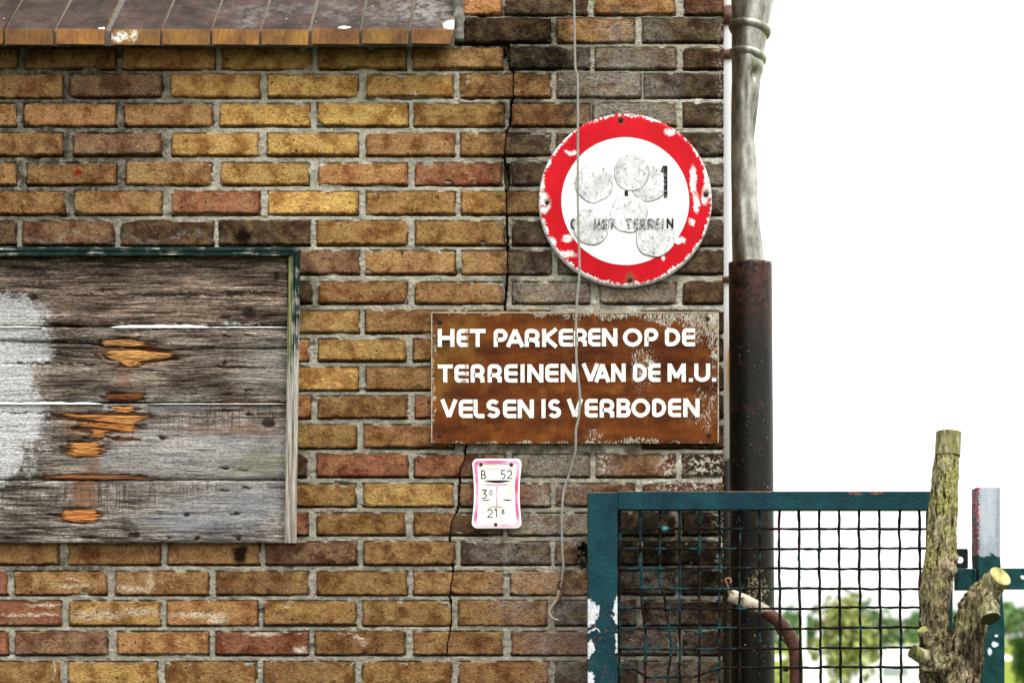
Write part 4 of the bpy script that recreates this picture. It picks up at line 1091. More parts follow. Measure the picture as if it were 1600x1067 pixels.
# white top edges of the lower boards, caught light painted in as pale colour
def sliver(pl, xa, xb_, ya, yb_, seed):
    n = int((xb_ - xa) / 6); Vs = []
    for i in range(n + 1):
        x = xa + (xb_ - xa) * i / n; t = i / n
        sh = min(1, min(t, 1 - t) * 9)
        h = (yb_ - ya) * sh * (.75 + .5 * n2(x * .05, seed))
        Vs += [P(x, yb_ - h, YP + .006), P(x, yb_ + .2, YP - .0028)]
    Fs = [(2*i, 2*i+1, 2*i+3, 2*i+2) for i in range(n)]
    Vs2 = Vs + [v + Vector((0, .008, -.001)) for v in Vs]; m_ = len(Vs)
    Fs += [tuple(m_ + q for q in reversed(f)) for f in Fs[:n]]
    child('lit_edge', pl, Vs2, Fs, PALEEDGE, label='white board edge with its highlight painted in')
sliver(p2_, 172, 330, 506.5, 511.8, 1.0)
sliver(p2_, 325, 449, 510.2, 511.6, 5.0)
sliver(p2_, -60, 66, 509.3, 511.3, 2.0)
sliver(p4_, -60, 162, 627.2, 631.2, 3.0)
sliver(p4_, 230, 449, 630.2, 631, 4.0)
# frame: top rail and right rail, mitred
def rail(name, a, b, c, d, yf, yb_, seed):
    """quad a b c d in px (clockwise from outer left/top) given a moulded section"""
    n = 60; Vs = []
    for i in range(n + 1):
        t = i / n
        o0 = (a[0] + (b[0]-a[0]) * t, a[1] + (b[1]-a[1]) * t); o1 = (d[0] + (c[0]-d[0]) * t, d[1] + (c[1]-d[1]) * t)
        for (s_, Y) in ((0, yb_), (0, yf + .003), (.12, yf), (.38, yf - .0005), (.44, yf + .0025), (.52, yf + .0025), (.58, yf), (.88, yf), (1, yf + .003), (1, yb_)):
            x = o0[0] + (o1[0]-o0[0]) * s_ + .35 * n2(i * .4, s_ * 3, seed); y = o0[1] + (o1[1]-o0[1]) * s_ + .35 * n2(i * .4, s_ * 3, seed + 9)
            Vs.append(P(x, y, Y))
    m_ = 10
    Fs = [(i*m_+j, (i+1)*m_+j, (i+1)*m_+j+1, i*m_+j+1) for i in range(n) for j in range(m_-1)]
    Fs += [tuple(range(m_)), tuple(n*m_ + j for j in reversed(range(m_)))]
    child(name, hatch, Vs, Fs, FRAME)
rail('frame_rail', (XL, 385.5), (464, 386.5), (450, 400.5), (XL, 400.5), -.040, .004, 1.0)
rail('frame_rail', (469.5, 388.5), (463, 848), (444.5, 848), (451, 402), -.040, .004, 2.0)

# ------------------------------------------------------------------ lettering
def glyph(ch, x0, x1, y0, y1, w):
    """centre lines of one letter in pixel space (y down)"""
    h = w / 2; l, r, t, b = x0 + h, x1 - h, y0 + h, y1 - h; mx_, my = (x0 + x1) / 2, (y0 + y1) / 2
    def arc(cx, cy, rx, ry, a0, a1, n=12):
        return [(cx + rx * math.cos(math.radians(a0 + (a1-a0)*i/n)), cy + ry * math.sin(math.radians(a0 + (a1-a0)*i/n))) for i in range(n + 1)]
    q = min(5.0, (y1 - y0) * .2)
    if ch == 'I': return [[(mx_, y0), (mx_, y1)]]
    if ch == '1': return [[(mx_ + h, y0), (mx_ + h, y1)], [(mx_ + h * .4, y0 + h * .4), (l - h * .4, y0 + (y1-y0) * .22)]]
    if ch == '.': return [[(mx_, y1 - w), (mx_, y1)]]
    if ch == 'H': return [[(l, y0), (l, y1)], [(r, y0), (r, y1)], [(l, my), (r, my)]]
    if ch == 'E': return [[(x1, t)] + arc(l + q, t + q, q, q, 270, 180, 6) + arc(l + q, b - q, q, q, 180, 90, 6) + [(x1, b)], [(l, my), (x1, my)]]
    if ch == 'T': return [[(x0, t), (x1, t)], [(mx_, t), (mx_, y1)]]
    if ch == 'L': return [[(l, y0)] + arc(l + q, b - q, q, q, 180, 90, 6) + [(x1, b)]]
    if ch in 'PR':
        pm = y0 + (y1 - y0) * .60; ry = (pm - t) / 2; rx = min(ry, (r - l) * .6)
        s_ = [[(l, y1)] + arc(l + q*.8, t + q*.8, q*.8, q*.8, 180, 270, 6) + arc(r - rx, t + ry, rx, ry, -90, 90) + [(l + .2 * w, pm)]]
        if ch == 'R': s_.append([(mx_ + .05*(x1-x0), pm), (r - .1, pm + (y1-pm) * .38), (r, y1)])
        return s_
    if ch == 'B':
        a_ = (my - t) / 2; c_ = (b - my) / 2
        return [[(l, y0), (l, y1)], [(l, t)] + arc(r - 1 - a_, t + a_, a_, a_, -90, 90) + [(l, my)], [(l, my)] + arc(r - c_, my + c_, c_, c_, -90, 90) + [(l, b)]]
    if ch == 'D':
        ry = (b - t) / 2; rx = min(ry, (r - l) * .75)
        return [[(l, my)] + arc(l + q*.6, t + q*.6, q*.6, q*.6, 180, 270, 5) + arc(r - rx, my, rx, ry, -90, 90, 16) + arc(l + q*.6, b - q*.6, q*.6, q*.6, 90, 180, 5) + [(l, my)]]
    if ch == 'O' or ch == '0': return [arc(mx_, my, (r - l) / 2, (b - t) / 2, -90, 270, 32)]
    if ch == 'U':
        rx = (r - l) / 2
        return [[(l, y0)] + arc(mx_, b - rx * .8, rx, rx * .8, 180, 0, 14) + [(r, y0)]]
    if ch == 'V': return [[(l - .1*w, y0), (mx_, b + .2*w)], [(r + .1*w, y0), (mx_, b + .2*w)]]
    if ch == 'A': return [[(mx_, t - .3*w), (l - .1*w, y1)], [(mx_, t - .3*w), (r + .1*w, y1)], [(l + (mx_-l) * .35, y1 - (y1-y0) * .30), (r - (r-mx_) * .35, y1 - (y1-y0) * .30)]]
    if ch == 'N': return [[(l, y1), (l, y0)], [(l, y0 + .2*w), (r, y1 - .2*w)], [(r, y1), (r, y0)]]
    if ch == 'M': return [[(l, y1), (l, y0)], [(l, y0 + .2*w), (mx_, b - .12*(y1-y0))], [(mx_, b - .12*(y1-y0)), (r, y0 + .2*w)], [(r, y1), (r, y0)]]
    if ch == 'K': return [[(l, y0), (l, y1)], [(r + .1*w, y0), (l + .2*w, my)], [(l + .45*w, my), (r + .1*w, y1)]]
    if ch == 'S':
        ry1 = (my - t) / 2; ry2 = (b - my) / 2; rx = (r - l) / 2
        up_ = arc(mx_, t + ry1, rx * .95, ry1, -25, -235, 12); lo_ = arc(mx_, my + ry2, rx, ry2, -55, 155, 14)
        return [up_ + lo_]
    if ch == '2':
        ry = (y1 - y0) * .27; rx = (r - l) / 2
        return [arc(mx_, t + ry, rx, ry, 190, 390, 14) + [(l, b), (x1, b)]]
    if ch == '3':
        a_ = (my - t) / 2; rx = (r - l) * .75
        return [[(l, t), (r, t), (mx_ - .1*w, my - .1*(y1-y0))] + arc(r - rx, my + (b-my) * .48, rx, (b-my) * .58, -80, 110, 12) + [(l, b)]]
    if ch == '5':
        return [[(r, t), (l + .5, t), (l, my - .5)] + arc(mx_ - .3, my + (b-my) * .42, (r-l) * .55, (b-my) * .6, -110, 125, 12)]
    if ch == '8':
        a_ = (my - t) / 2; c_ = (b - my) / 2
        return [arc(mx_, t + a_, (r-l) * .42, a_, 90, 450, 16), arc(mx_, my + c_, (r-l) * .5, c_, -90, 270, 16)]
    return []

def ribbons(strokes, w, Y, thick, close_tol=.05):
    """flat painted strokes standing thick proud of Y; each stroke a hair above the last"""
    Vr, Fr = [], []
    for si, s in enumerate(strokes):
        pts = [Vector((a, b)) for a, b in s]
        pp = [pts[0]]
        for p in pts[1:]:
            if (p - pp[-1]).length > close_tol: pp.append(p)
        n = len(pp); yf = Y - thick - .00009 * si
        base = len(Vr)
        for i, p in enumerate(pp):
            d0 = (pp[i] - pp[i-1]).normalized() if i > 0 else None
            d1 = (pp[i+1] - pp[i]).normalized() if i < n - 1 else None
            if d0 is None: nn = Vector((-d1.y, d1.x)); k = 1
            elif d1 is None: nn = Vector((-d0.y, d0.x)); k = 1
            else:
                a_, b_ = Vector((-d0.y, d0.x)), Vector((-d1.y, d1.x))
                nn = (a_ + b_)
                nn = nn.normalized() if nn.length > .1 else a_
                k = 1 / max(.5, nn.dot(a_))
            wj = w * (1 + .06 * n2(p.x * .2, p.y * .2, si))
            A, B_ = p + nn * wj / 2 * k, p - nn * wj / 2 * k
            Vr += [P(A.x, A.y, yf), P(B_.x, B_.y, yf), P(A.x, A.y, Y + .0003), P(B_.x, B_.y, Y + .0003)]
        for i in range(n - 1):
            q = base + 4*i
            Fr += [(q, q+1, q+5, q+4), (q+2, q, q+4, q+6), (q+1, q+3, q+7, q+5)]
        Fr += [(base, base+2, base+3, base+1), (base+4*(n-1), base+4*(n-1)+1, base+4*(n-1)+3, base+4*(n-1)+2)]
    return Vr, Fr

# ------------------------------------------------------------------ brown lettered sign
YS = -.012
bsign = empty('parking_sign', P(900, 692, YS), 'rusty brown steel sign with three lines of white lettering', 'sign')
def plate_grid(x0, x1, y0, y1, yf, th, skew=0.0, nx_=24, ny_=12, rough=.4):
    Vs = []
    for j in range(ny_ + 1):
        for i in range(nx_ + 1):
            x = x0 + (x1-x0) * i / nx_; y = y0 + (y1-y0) * j / ny_ + skew * (i / nx_ - .5)
            if i in (0, nx_): x += rough * n2(y * .09, i)
            if j in (0, ny_): y += rough * n2(x * .09, j)
            Vs.append(P(x, y, yf + .0006 * n2(x * .012, y * .012, 2)))
    m_ = nx_ + 1
    Fs = [(j*m_+i, (j+1)*m_+i, (j+1)*m_+i+1, j*m_+i+1) for j in range(ny_) for i in range(nx_)]
    loop = list(range(m_)) + [j*m_ + nx_ for j in range(1, ny_+1)] + [ny_*m_ + i for i in range(nx_-1, -1, -1)] + [j*m_ for j in range(ny_-1, 0, -1)]
    base = len(Vs)
    for i in loop:
        q = Vs[i].copy(); q.y += th; Vs.append(q)
    L = len(loop)
    Fs += [(loop[i], loop[(i+1) % L], base + (i+1) % L, base + i) for i in range(L)]
    Fs.append(tuple(base + i for i in range(L)))
    return Vs, Fs
V, F = plate_grid(675, 1122, 488.5, 692.5, YS, .004, 0)
child('plate', bsign, V, F, RUSTSIGN)
# turned rim, paler where the paint has gone
V, F = join_vf([box_vf((P(674, 0, YS).x, YS - .0008, P(0, 489.5, YS).z), (P(1123, 0, YS).x, YS + .006, P(0, 487.5, YS).z)),
                box_vf((P(1121.4, 0, YS).x, YS - .0007, P(0, 691.5, YS).z), (P(1123.2, 0, YS).x, YS + .006, P(0, 490, YS).z)),
                box_vf((P(673.8, 0, YS).x, YS - .0007, P(0, 691.5, YS).z), (P(675.4, 0, YS).x, YS + .006, P(0, 490, YS).z))])
child('rim', bsign, V, F, simple('worn_rim', (.34, .28, .19), .7, var=.6, scale=70))
lines = [
 [('H',684,710,514,542),('E',713.7,731.5,514,542),('T',734,758.6,514,542),('P',771.4,793,514,542),('A',791,819,514,542),('R',820,843,514,542),('K',847,872,514,542),('E',873,895,513.5,541.5),
  ('R',896.5,917,513,541),('E',919,938,513,541),('N',940.5,964.6,513,541),('O',973.5,1003.4,513,541.5),('P',1007,1028.5,513,541),('D',1039,1062.8,513,541),('E',1065.7,1086,513,541)],
 [('T',684,707.5,569.5,597.5),('E',710,732,569.5,598),('R',735.5,757,569,597.5),('R',762,784,569,597.5),('E',788,808.5,569,597.5),('I',812,821,569,597.5),('N',824,849,569,597.5),('E',852,872.6,568.5,597),('N',876,900,568.5,597),
  ('V',909,936,568,597),('A',928.8,953.5,568,597),('N',955,977.6,568,596.5),('D',989,1010.6,568,596.5),('E',1013,1032,568,596.5),('M',1043,1071.4,568,596.5),('.',1076.6,1082.4,568,596.5),('U',1084.8,1109.6,568,596.5),('.',1113,1118.5,568,596)],
 [('V',688.5,714.5,624,653),('E',717,738.5,624,653),('L',740,757,624,653),('S',759.7,781,624,653),('E',786,806.5,624,653),('N',809,834,624,653),('I',845,853.4,623.5,653),('S',856.5,876.7,623.5,653),
  ('V',886,910.6,623,652.5),('E',913.7,933.7,623,652),('R',937,959.7,623,652),('B',963.6,985.5,622.5,652),('O',986.5,1015.8,622.5,652),('D',1018.9,1041,622.5,651.5),('E',1044,1064,622.5,651.5),('N',1067.7,1093,622.5,651.5)]]
for ln in lines:
    for g in ln:
        wd = 6.3 if g[0] not in 'I.' else (7.0 if g[0] == 'I' else 5.6)
        V, F = ribbons(glyph(*g, wd), 6.4, YS - .0006, .0006)
        child('letter', bsign, V, F, LETTER)
def screw(parent, px, py, Y, r=3.6, mat=SCREW, washer=None):
    c = P(px, py, Y); rr = r * S
    rings = []
    for (k, dy) in ((1, .0006), (1, -.0008), (.8, -.0018), (.35, -.0022)):
        rings.append([Vector((c.x + rr*k*math.cos(a), c.y + dy, c.z + rr*k*math.sin(a))) for a in [2*math.pi*i/12 for i in range(12)]])
    V, F = loft(rings)
    o = child('screw', parent, V, F, mat, True)
    a_ = R.uniform(0, 3)
    v, f = box_vf((-rr*.8, -.0004, -rr*.14), (rr*.8, .0004, rr*.14))
    ca, sa = math.cos(a_), math.sin(a_)
    v = [Vector((c.x + x*ca - z*sa, c.y - .0022 + y, c.z + x*sa + z*ca)) for x, y, z in v]
    child('slot', o, v, f, SLOT)
for (sx_, sy_) in ((687.5, 502), (687, 680), (1106, 498), (1108, 679)):
    screw(bsign, sx_, sy_, YS - .001, 3.4)

# ------------------------------------------------------------------ round prohibition sign
YR = -.016
rsign = empty('round_sign', P(977, 449, YR), 'round white traffic sign with a chipped red border', 'sign')
def disc(cx, cy, r0, r1, Y, th=.0015, n=96, wob=0.0, dome=0.0, ell=1.0, seed=0.0, rings_n=3, edge_attr=False):
    Vs, ed = [], []
    rs = [r0 + (r1 - r0) * i / rings_n for i in range(rings_n + 1)]
    for r in rs:
        for i in range(n):
            a = 2 * math.pi * i / n
            rr_ = r * (1 + wob * n2(math.cos(a) * 1.6 + seed, math.sin(a) * 1.6, seed) + wob * .4 * n2(math.cos(a) * 6 + seed, math.sin(a) * 6, seed))
            Vs.append(P(cx + rr_ * math.cos(a) * ell, cy + rr_ * math.sin(a), Y + dome * (r / 135.0) ** 2)); ed.append(r1 - r)
    k = len(rs)
    Fs = []
    for j in range(k - 1):
        for i in range(n):
            i2 = (i + 1) % n
            Fs.append((j*n+i, (j+1)*n+i, (j+1)*n+i2, j*n+i2))
    base = len(Vs)
    for i in range(n):
        q = Vs[(k-1)*n + i].copy(); q.y += th; Vs.append(q); ed.append(0)
    Fs += [((k-1)*n+i, base+i, base+(i+1) % n, (k-1)*n+(i+1) % n) for i in range(n)]
    if r0 == 0 or r0 < .01:
        pass
    return Vs, Fs, ed
V, F, _ = disc(977, 314, .5, 133.5, YR, .006, 128, .002, .004, 1.0, 0, 14)
child('back_plate', rsign, V, F, SIGNWHITE, True)
V, F, _ = disc(977, 314, 100, 135.3, YR - .0012, .0075, 160, .003, .004, 1.0, 2.0, 6)
o = child('red_border', rsign, V, F, REDP, True)
for (cx_, cy_, r_, el, sd) in ((1013, 287.5, 29, .95, 1.0), (928.5, 287, 30, 1.0, 2.0), (987, 270, 29.5, .92, 3.0), (982.5, 334.5, 29, 1.0, 4.0), (924, 354, 29, .98, 5.0), (1023, 371, 30.5, 1.0, 6.0)):
    zo = YR - .0003 - .00015 * sd + .003 * (math.hypot(cx_ - 977, cy_ - 314) / 135) ** 2
    V, F, ed = disc(cx_, cy_, .3, r_, zo, .0004, 110, .075, 0, el, sd * 3.1, 14)
    o = child('sticker', rsign, V, F, STICK, True)
    a = o.data.attributes.new('edge', 'FLOAT', 'POINT'); a.data.foreach_set('value', ed)
for (g, wd) in ((('H',928,937.5,342,358),2.6), (('E',940.5,948.5,342,358),2.6), (('T',951,961,342,358),2.8), (('T',977,987,341.5,357.5),3), (('E',989.5,997.5,341.5,357.5),3), (('R',1000,1009,341.5,357.5),2.6), (('R',1012,1021,341,357),2.4), (('E',1024,1031,341,357),2.4), (('I',1034,1037,341,357),2.8)):
    V, F = ribbons(glyph(*g, wd), 2.8, YR - .0024, .0003)
    child('letter', rsign, V, F, FPRINT)
V, F = ribbons([[(897.5, 342), (893.5, 345), (892.5, 350), (893.5, 355), (897.5, 358)]], 2.8, YR - .0007, .0003)
child('letter', rsign, V, F, PRINT)
V, F = ribbons(glyph('N', 1041.5, 1052.5, 341, 357, 3.0), 2.8, YR - .0007, .0003)
child('letter', rsign, V, F, PRINT)
V, F = ribbons([[(1040.2, 259), (1040.2, 309)], [(1035.2, 268.5), (1038.2, 259.5)]], 5.6, YR - .0006, .0003)
child('letter', rsign, V, F, PRINT, label='black bar left of an overpasted text')
V, F = ribbons([[(978.7, 298), (978.7, 307)]], 5.6, YR - .0006, .0003)
child('letter', rsign, V, F, PRINT)
for (sx_, sy_, r_) in ((970, 187.5, 4.2), (855, 317, 3.4), (1103, 304, 4.0), (984.5, 437.5, 3.8)):
    screw(rsign, sx_, sy_, YR + .0018, r_)

# ------------------------------------------------------------------ small enamel plate
YE = -.012
plate = empty('hydrant_plate', P(776, 826, YE), 'small white enamel plate with a pink border and black numbers', 'sign')
def plate_outline(inset, n=28):
    """rounded corners, waisted sides (px)"""
    L, Rr, T, B_ = 736.0, 816.0, 716.5, 825.5
    def sidex(y, s):
        t = (y - T) / (B_ - T)
        wv_ = 4.2 * math.sin(math.pi * min(1, max(0, t))) ** 1.1
        lean = 2.0 * (1 - t) if s < 0 else 1.5 * (1 - t)
        return (L + wv_ + (1.0 if s < 0 else 0) * (1 - t) + inset) if s < 0 else (Rr - wv_ + 0 - inset)
    rc = max(2.0, 9.0 - inset * .5)
    pts = []
    T_, Bt = T + inset, B_ - inset
    for i in range(n + 1):                     # right side downwards
        y = T_ + rc + (Bt - T_ - 2*rc) * i / n; pts.append((sidex(y, 1), y))
    xe_ = sidex(Bt - rc, 1)
    pts += [(xe_ - rc + rc * math.cos(math.radians(a)), Bt - rc + rc * math.sin(math.radians(a))) for a in range(15, 91, 15)]
    xs_ = sidex(Bt - rc, -1)
    pts += [(xs_ + rc - rc * math.sin(math.radians(a)), Bt - rc + rc * math.cos(math.radians(a))) for a in range(0, 76, 15)]
    for i in range(n + 1):
        y = Bt - rc - (Bt - T_ - 2*rc) * i / n; pts.append((sidex(y, -1), y))
    xs_ = sidex(T_ + rc, -1); xe_ = sidex(T_ + rc, 1)
    pts += [(xs_ + rc - rc * math.cos(math.radians(a)), T_ + rc - rc * math.sin(math.radians(a))) for a in range(15, 91, 15)]
    pts += [(xe_ - rc + rc * math.sin(math.radians(a)), T_ + rc - rc * math.cos(math.radians(a))) for a in range(0, 76, 15)]
    return pts
def outline_plate(insets_Y, back):
    ring = [[P(x, y, Y) for x, y in plate_outline(i_)] for i_, Y in insets_Y]
    ring.append([Vector((v.x, back, v.z)) for v in ring[-1]]) if back is not None else None
    return ring
rings = [[Vector((v.x, YE + .005, v.z)) for v in [P(x, y, YE) for x, y in plate_outline(0)]], [P(x, y, YE + .0012) for x, y in plate_outline(0)], [P(x, y, YE) for x, y in plate_outline(1.2)], [P(x, y, YE) for x, y in plate_outline(12)], [P(x, y, YE) for x, y in plate_outline(27)]]
V, F = loft(rings)
child('enamel_plate', plate, V, F, ENAMEL)
ra, rb_, rc_, rd_ = ([P(x, y, YE - d) for x, y in plate_outline(i_)] for i_, d in ((2.6, -.0002), (2.8, .0006), (7.2, .0006), (7.4, -.0002)))
V, F = loft([ra, rb_, rc_, rd_], cap=False)
child('pink_border', plate, V, F, PINK)
for g in (('B',751.5,759.5,734.5,748), ('5',782.5,790,734,748), ('2',792,800.5,734,748), ('3',752.5,761,764.5,778.5), ('2',761,770,794.5,808.5), ('1',772,777.5,794,807.5)):
    V, F = ribbons(glyph(*g, 1.7), 1.7, YE, .0004); child('number', plate, V, F, PRINT)
for g in (('0',764.5,769.5,765,773.5), ('8',783.5,788.5,795,803.5)):
    V, F = ribbons(glyph(*g, 1.3), 1.3, YE, .0004); child('number', plate, V, F, PRINT)
for s_ in ([(762, 778), (763.3, 778)], [(781.5, 807.5), (782.8, 807.5)]):
    V, F = ribbons([s_], 1.3, YE, .0004); child('dot', plate, V, F, PRINT)
def lens_shape(x0, x1, y, hgt_, bow, Y, name, mat):
    n = 16; Vs = []
    for i in range(n + 1):
        t = i / n; x = x0 + (x1-x0) * t; s_ = math.sin(math.pi * t)
        yy = y + bow * s_
        Vs += [P(x, yy - hgt_ * s_ / 2 - .1, Y - .0005), P(x, yy + hgt_ * s_ / 2 + .1, Y - .0005)]
    m_ = len(Vs); Vs += [v + Vector((0, .001, 0)) for v in Vs]
    Fs = [(2*i, 2*i+1, 2*i+3, 2*i+2) for i in range(n)] + [(2*i, 2*i+2, m_+2*i+2, m_+2*i) for i in range(n)] + [(2*i+1, m_+2*i+1, m_+2*i+3, 2*i+3) for i in range(n)]
    child(name, plate, Vs, Fs, mat)
lens_shape(755, 799, 750.5, 4.0, 1.6, YE, 'slot', SLOT)
lens_shape(752, 767, 780.3, 1.3, .6, YE, 'slot', SLOT)
lens_shape(785, 801, 779.5, 1.8, 1.6, YE, 'slot', SLOT)
lens_shape(762, 789, 792.5, 1.4, -1.2, YE, 'slot', simple('tarnish', (.30, .22, .06), .5))
TARN = simple('tarnish_line', (.3, .26, .2), .6)
for s_, wd, mt in (([(776.3, 759.5), (776.3, 791)], 1.7, PINK), ([(758, 757.3), (793, 756.8)], 1.7, PINK), ([(747, 725), (804, 724.5)], .7, TARN), ([(752, 733), (800, 732.5)], .7, TARN)):
    V, F = ribbons([s_], wd, YE, .0004); child('rule', plate, V, F, mt)
for (sx_, sy_) in ((751.5, 725.3), (799, 725.7), (774.5, 819)):
    screw(plate, sx_, sy_, YE - .001, 2.9, simple('rust_red_screw', (.13, .035, .02), .5, .2, var=.6))

# ------------------------------------------------------------------ hanging cable with hook
cable = empty('hanging_cable', P(877, 906, -.03), 'thin grey cable hanging down the wall across both signs', 'cable')
cp = [(896, -190), (896.5, -80), (897, 0), (898, 60), (899, 105), (902.5, 122), (903, 170), (902.8, 300), (904, 360), (905.5, 420), (902, 465), (900, 500), (900.5, 560), (903, 585), (906, 620), (904.5, 650), (900, 672), (899.5, 700), (895, 722), (888, 745), (881.5, 765), (878.5, 790), (878, 830), (879, 865), (880.5, 885), (878.5, 903)]
def cy(py): return -.030 if py < 690 else -.030 + .020 * sm(690, 760, py)
V, F = tube(smooth_path([P(x, y, cy(y)) for x, y in cp], 5), 1.95 * S, 10, .10, 1.0)
child('cord', cable, V, F, CABLE, True)
lp = [(875, 921), (872, 915), (873, 908.5), (877, 906.5), (881.5, 909), (881.5, 918), (877, 929), (871, 940), (867.5, 945)]
V, F = tube(smooth_path([P(x, y, -.013 - .004 * math.sin(i * 1.2)) for i, (x, y) in enumerate(lp)], 6), 2.0 * S, 10, .2, 4.0)
child('ring', cable, V, F, RUSTPIPE, True)
lp = [(878.5, 903), (876, 914), (873, 926), (869, 938), (862, 947), (858.5, 955), (860.5, 962), (866, 967), (873.5, 968.5)]
V, F = tube(smooth_path([P(x, y, -.011 - .001 * i) for i, (x, y) in enumerate(lp)], 6), [2.1 * S] * 40 + [2.0 * S] * 9, 10, .1, 6.0)
child('hook', cable, V, F, simple('cream_hook', (.26, .21, .15), .5, var=.4, scale=90), True)

# rubble plug in the broken brick beside the gate
rub = []
rr = random.Random(3)
for i in range(26):
    c = P(rr.uniform(896, 918), rr.uniform(842, 896), rr.uniform(.004, .02)); s_ = rr.uniform(2, 5) * S
    bmv = [Vector((rr.uniform(-1, 1), rr.uniform(-.7, .7), rr.uniform(-1, 1))).normalized() * s_ for _ in range(10)]
    bm = bmesh.new()
    for v in bmv: bm.verts.new(c + v)
    bmesh.ops.convex_hull(bm, input=bm.verts)
    bm.verts.index_update()
    vs = [v.co.copy() for v in bm.verts]; ix = {v: k for k, v in enumerate(bm.verts)}
    rub.append((vs, [tuple(ix[v] for v in f.verts) for f in bm.faces])); bm.free()
V, F = join_vf(rub)
o = child('crumbled_mortar', wall, V, F, simple('crumbled_mortar', (.10, .085, .055), .95, var=.6, scale=110, bump=.8), kind='stuff')

# ------------------------------------------------------------------ downpipes
pipe = empty('downpipe', Vector((P(1174, 0, .17).x, .17, 0)), 'dented grey zinc downpipe in a black iron sleeve at the corner', 'downpipe')
YC = .17
def px_ring(cx, cy_, rx, ry, n, Y0, fn=None):
    out = []
    for i in range(n):
        a = 2 * math.pi * i / n
        k = fn(a, cy_) if fn else 1.0
        c = P(cx, cy_, Y0)
        out.append(Vector((c.x + rx * S * 1.03 * math.cos(a) * k, Y0 + ry * S * 1.03 * math.sin(a) * k, c.z)))
    return out
def prof(py):
    tab = [(-260, 1138, 1232), (-120, 1139, 1222), (0, 1142, 1210), (36, 1143, 1202), (95, 1143, 1193), (112, 1143, 1192), (126, 1143, 1189), (165, 1142.5, 1185), (216, 1142, 1179), (256, 1142, 1183), (315, 1143, 1184), (354, 1143, 1188), (409, 1144, 1195), (450, 1144, 1197)]
    y_ = [t[0] for t in tab]
    return np.interp(py, y_, [t[1] for t in tab]), np.interp(py, y_, [t[2] for t in tab])
def dent(a, py):
    # a = 0 right (+x), -90 deg towards the viewer
    d = 1.0
    fa = math.degrees(a) % 360
    front_right = math.exp(-(((fa - 318 + 180) % 360 - 180) / 26.0) ** 2)
    front = math.exp(-(((fa - 285 + 180) % 360 - 180) / 30.0) ** 2)
    g = lambda c_, w_: math.exp(-(((fa - c_ + 180) % 360 - 180) / w_) ** 2)
    crease = 305 + 22 * math.sin((py - 120) / 95.0)                       # a fold wandering down the pipe
    d -= .34 * g(crease - 4, 18) * math.exp(-((py - 205) / 75.0) ** 2)
    d += .10 * g(crease - 32, 14) * math.exp(-((py - 215) / 90.0) ** 2)
    d -= .30 * g(300, 22) * math.exp(-((py - 121) / 11.0) ** 2)
    d += .10 * g(330, 20) * math.exp(-((py - 108) / 9.0) ** 2)
    d -= .12 * g(262, 24) * math.exp(-((py - 150) / 26.0) ** 2)
    d -= .16 * g(270, 26) * math.exp(-((py - 330) / 45.0) ** 2)
    d += .07 * g(300, 14) * math.exp(-((py - 340) / 50.0) ** 2)
    d += .02 * n2(math.cos(a) * 2, py * .02, 3)
    return d
rings = []
for py in list(range(-260, 100, 20)) + list(range(100, 452, 4)):
    l_, r_ = prof(py); rings.append(px_ring((l_+r_)/2, py, (r_-l_)/2, min(34, (r_-l_)/2 + 4), 64, YC, dent))
V, F = loft(rings)
child('zinc_pipe', pipe, V, F, ZINC, True)
def collar(py, hgt_, ex, slope):
    rings = []
    for i in range(9):
        t = i / 8; y = py - hgt_/2 + hgt_ * t
        l_, r_ = prof(y); b_ = ex * math.sin(math.pi * t) ** .6
        ring = px_ring((l_+r_)/2, y, (r_-l_)/2 + b_, (r_-l_)/2 + 2 + b_, 56, YC)
        for v in ring: v.z -= slope * (v.x - ring[0].x + .05) 
        rings.append(ring)
    V, F = loft(rings); child('collar', pipe, V, F, ZINC, True)
collar(47, 15, 5.0, .2); collar(88, 14, 4.6, .22)
rings = []
for i in range(40):
    y = 411 + (1480 - 411) * (i / 39.0) ** 1.4
    l_, r_ = np.interp(y, [411, 1067, 1480], [1138, 1141, 1141]), np.interp(y, [411, 1067, 1480], [1206.5, 1211, 1211])
    ring = px_ring((l_+r_)/2, y, (r_-l_)/2, (r_-l_)/2, 56, YC, lambda a, p_: 1 + .006 * n2(math.cos(a)*2, math.sin(a)*2, p_*.03))
    if i == 0:
        for k, v in enumerate(ring): v.z += .0012 * n2(k * .5, 1.0) - .004 * max(0, -math.sin(2*math.pi*k/56))
    rings.append(ring)
inner = [Vector((v.x * .9 + P(1172, 0, YC).x * .1, YC + (v.y - YC) * .9, v.z)) for v in rings[0]]
inner2 = [v + Vector((0, 0, -.03)) for v in inner]
V, F = loft([inner2, inner] + rings)
child('iron_sleeve', pipe, V, F, IRON, True)
# ground leg of the sleeve below the view
zl = rings[-1][0].z
V, F = tube([(P(1176, 0, YC).x, YC, zl + .01), (P(1176, 0, YC).x, YC, 0)], .0505, 40)
child('sleeve_foot', pipe, V, F, IRON, True)
# a second pipe farther back beside the building, seen in the gap
YB = 2.6
bx = P(1139, 0, YB).x
bpipe = empty('downpipe', Vector((bx, YB, ground_z(YB))), 'narrow white rust-streaked pipe seen in the gap behind the wall corner', 'downpipe')
V, F = tube([(bx, YB, P(0, y, YB).z) for y in (-400, 20, 60, 80, 300, 500, 722)], .042, 20)
child('white_pipe', bpipe, V, F, WHITEPIPE, True)
V, F = tube([(bx, YB, P(0, y, YB).z) for y in (720, 900, 1200)] + [(bx, YB, ground_z(YB))], .052, 20)
child('iron_sleeve', bpipe, V, F, IRON, True)
for (ya, yb_) in ((84, 99), (16, 46), (436, 446)):
    V, F = tube([(bx, YB, P(0, y, YB).z) for y in (ya, yb_)], .049, 20)
    child('pipe_band', bpipe, V, F, RUSTPIPE, True)

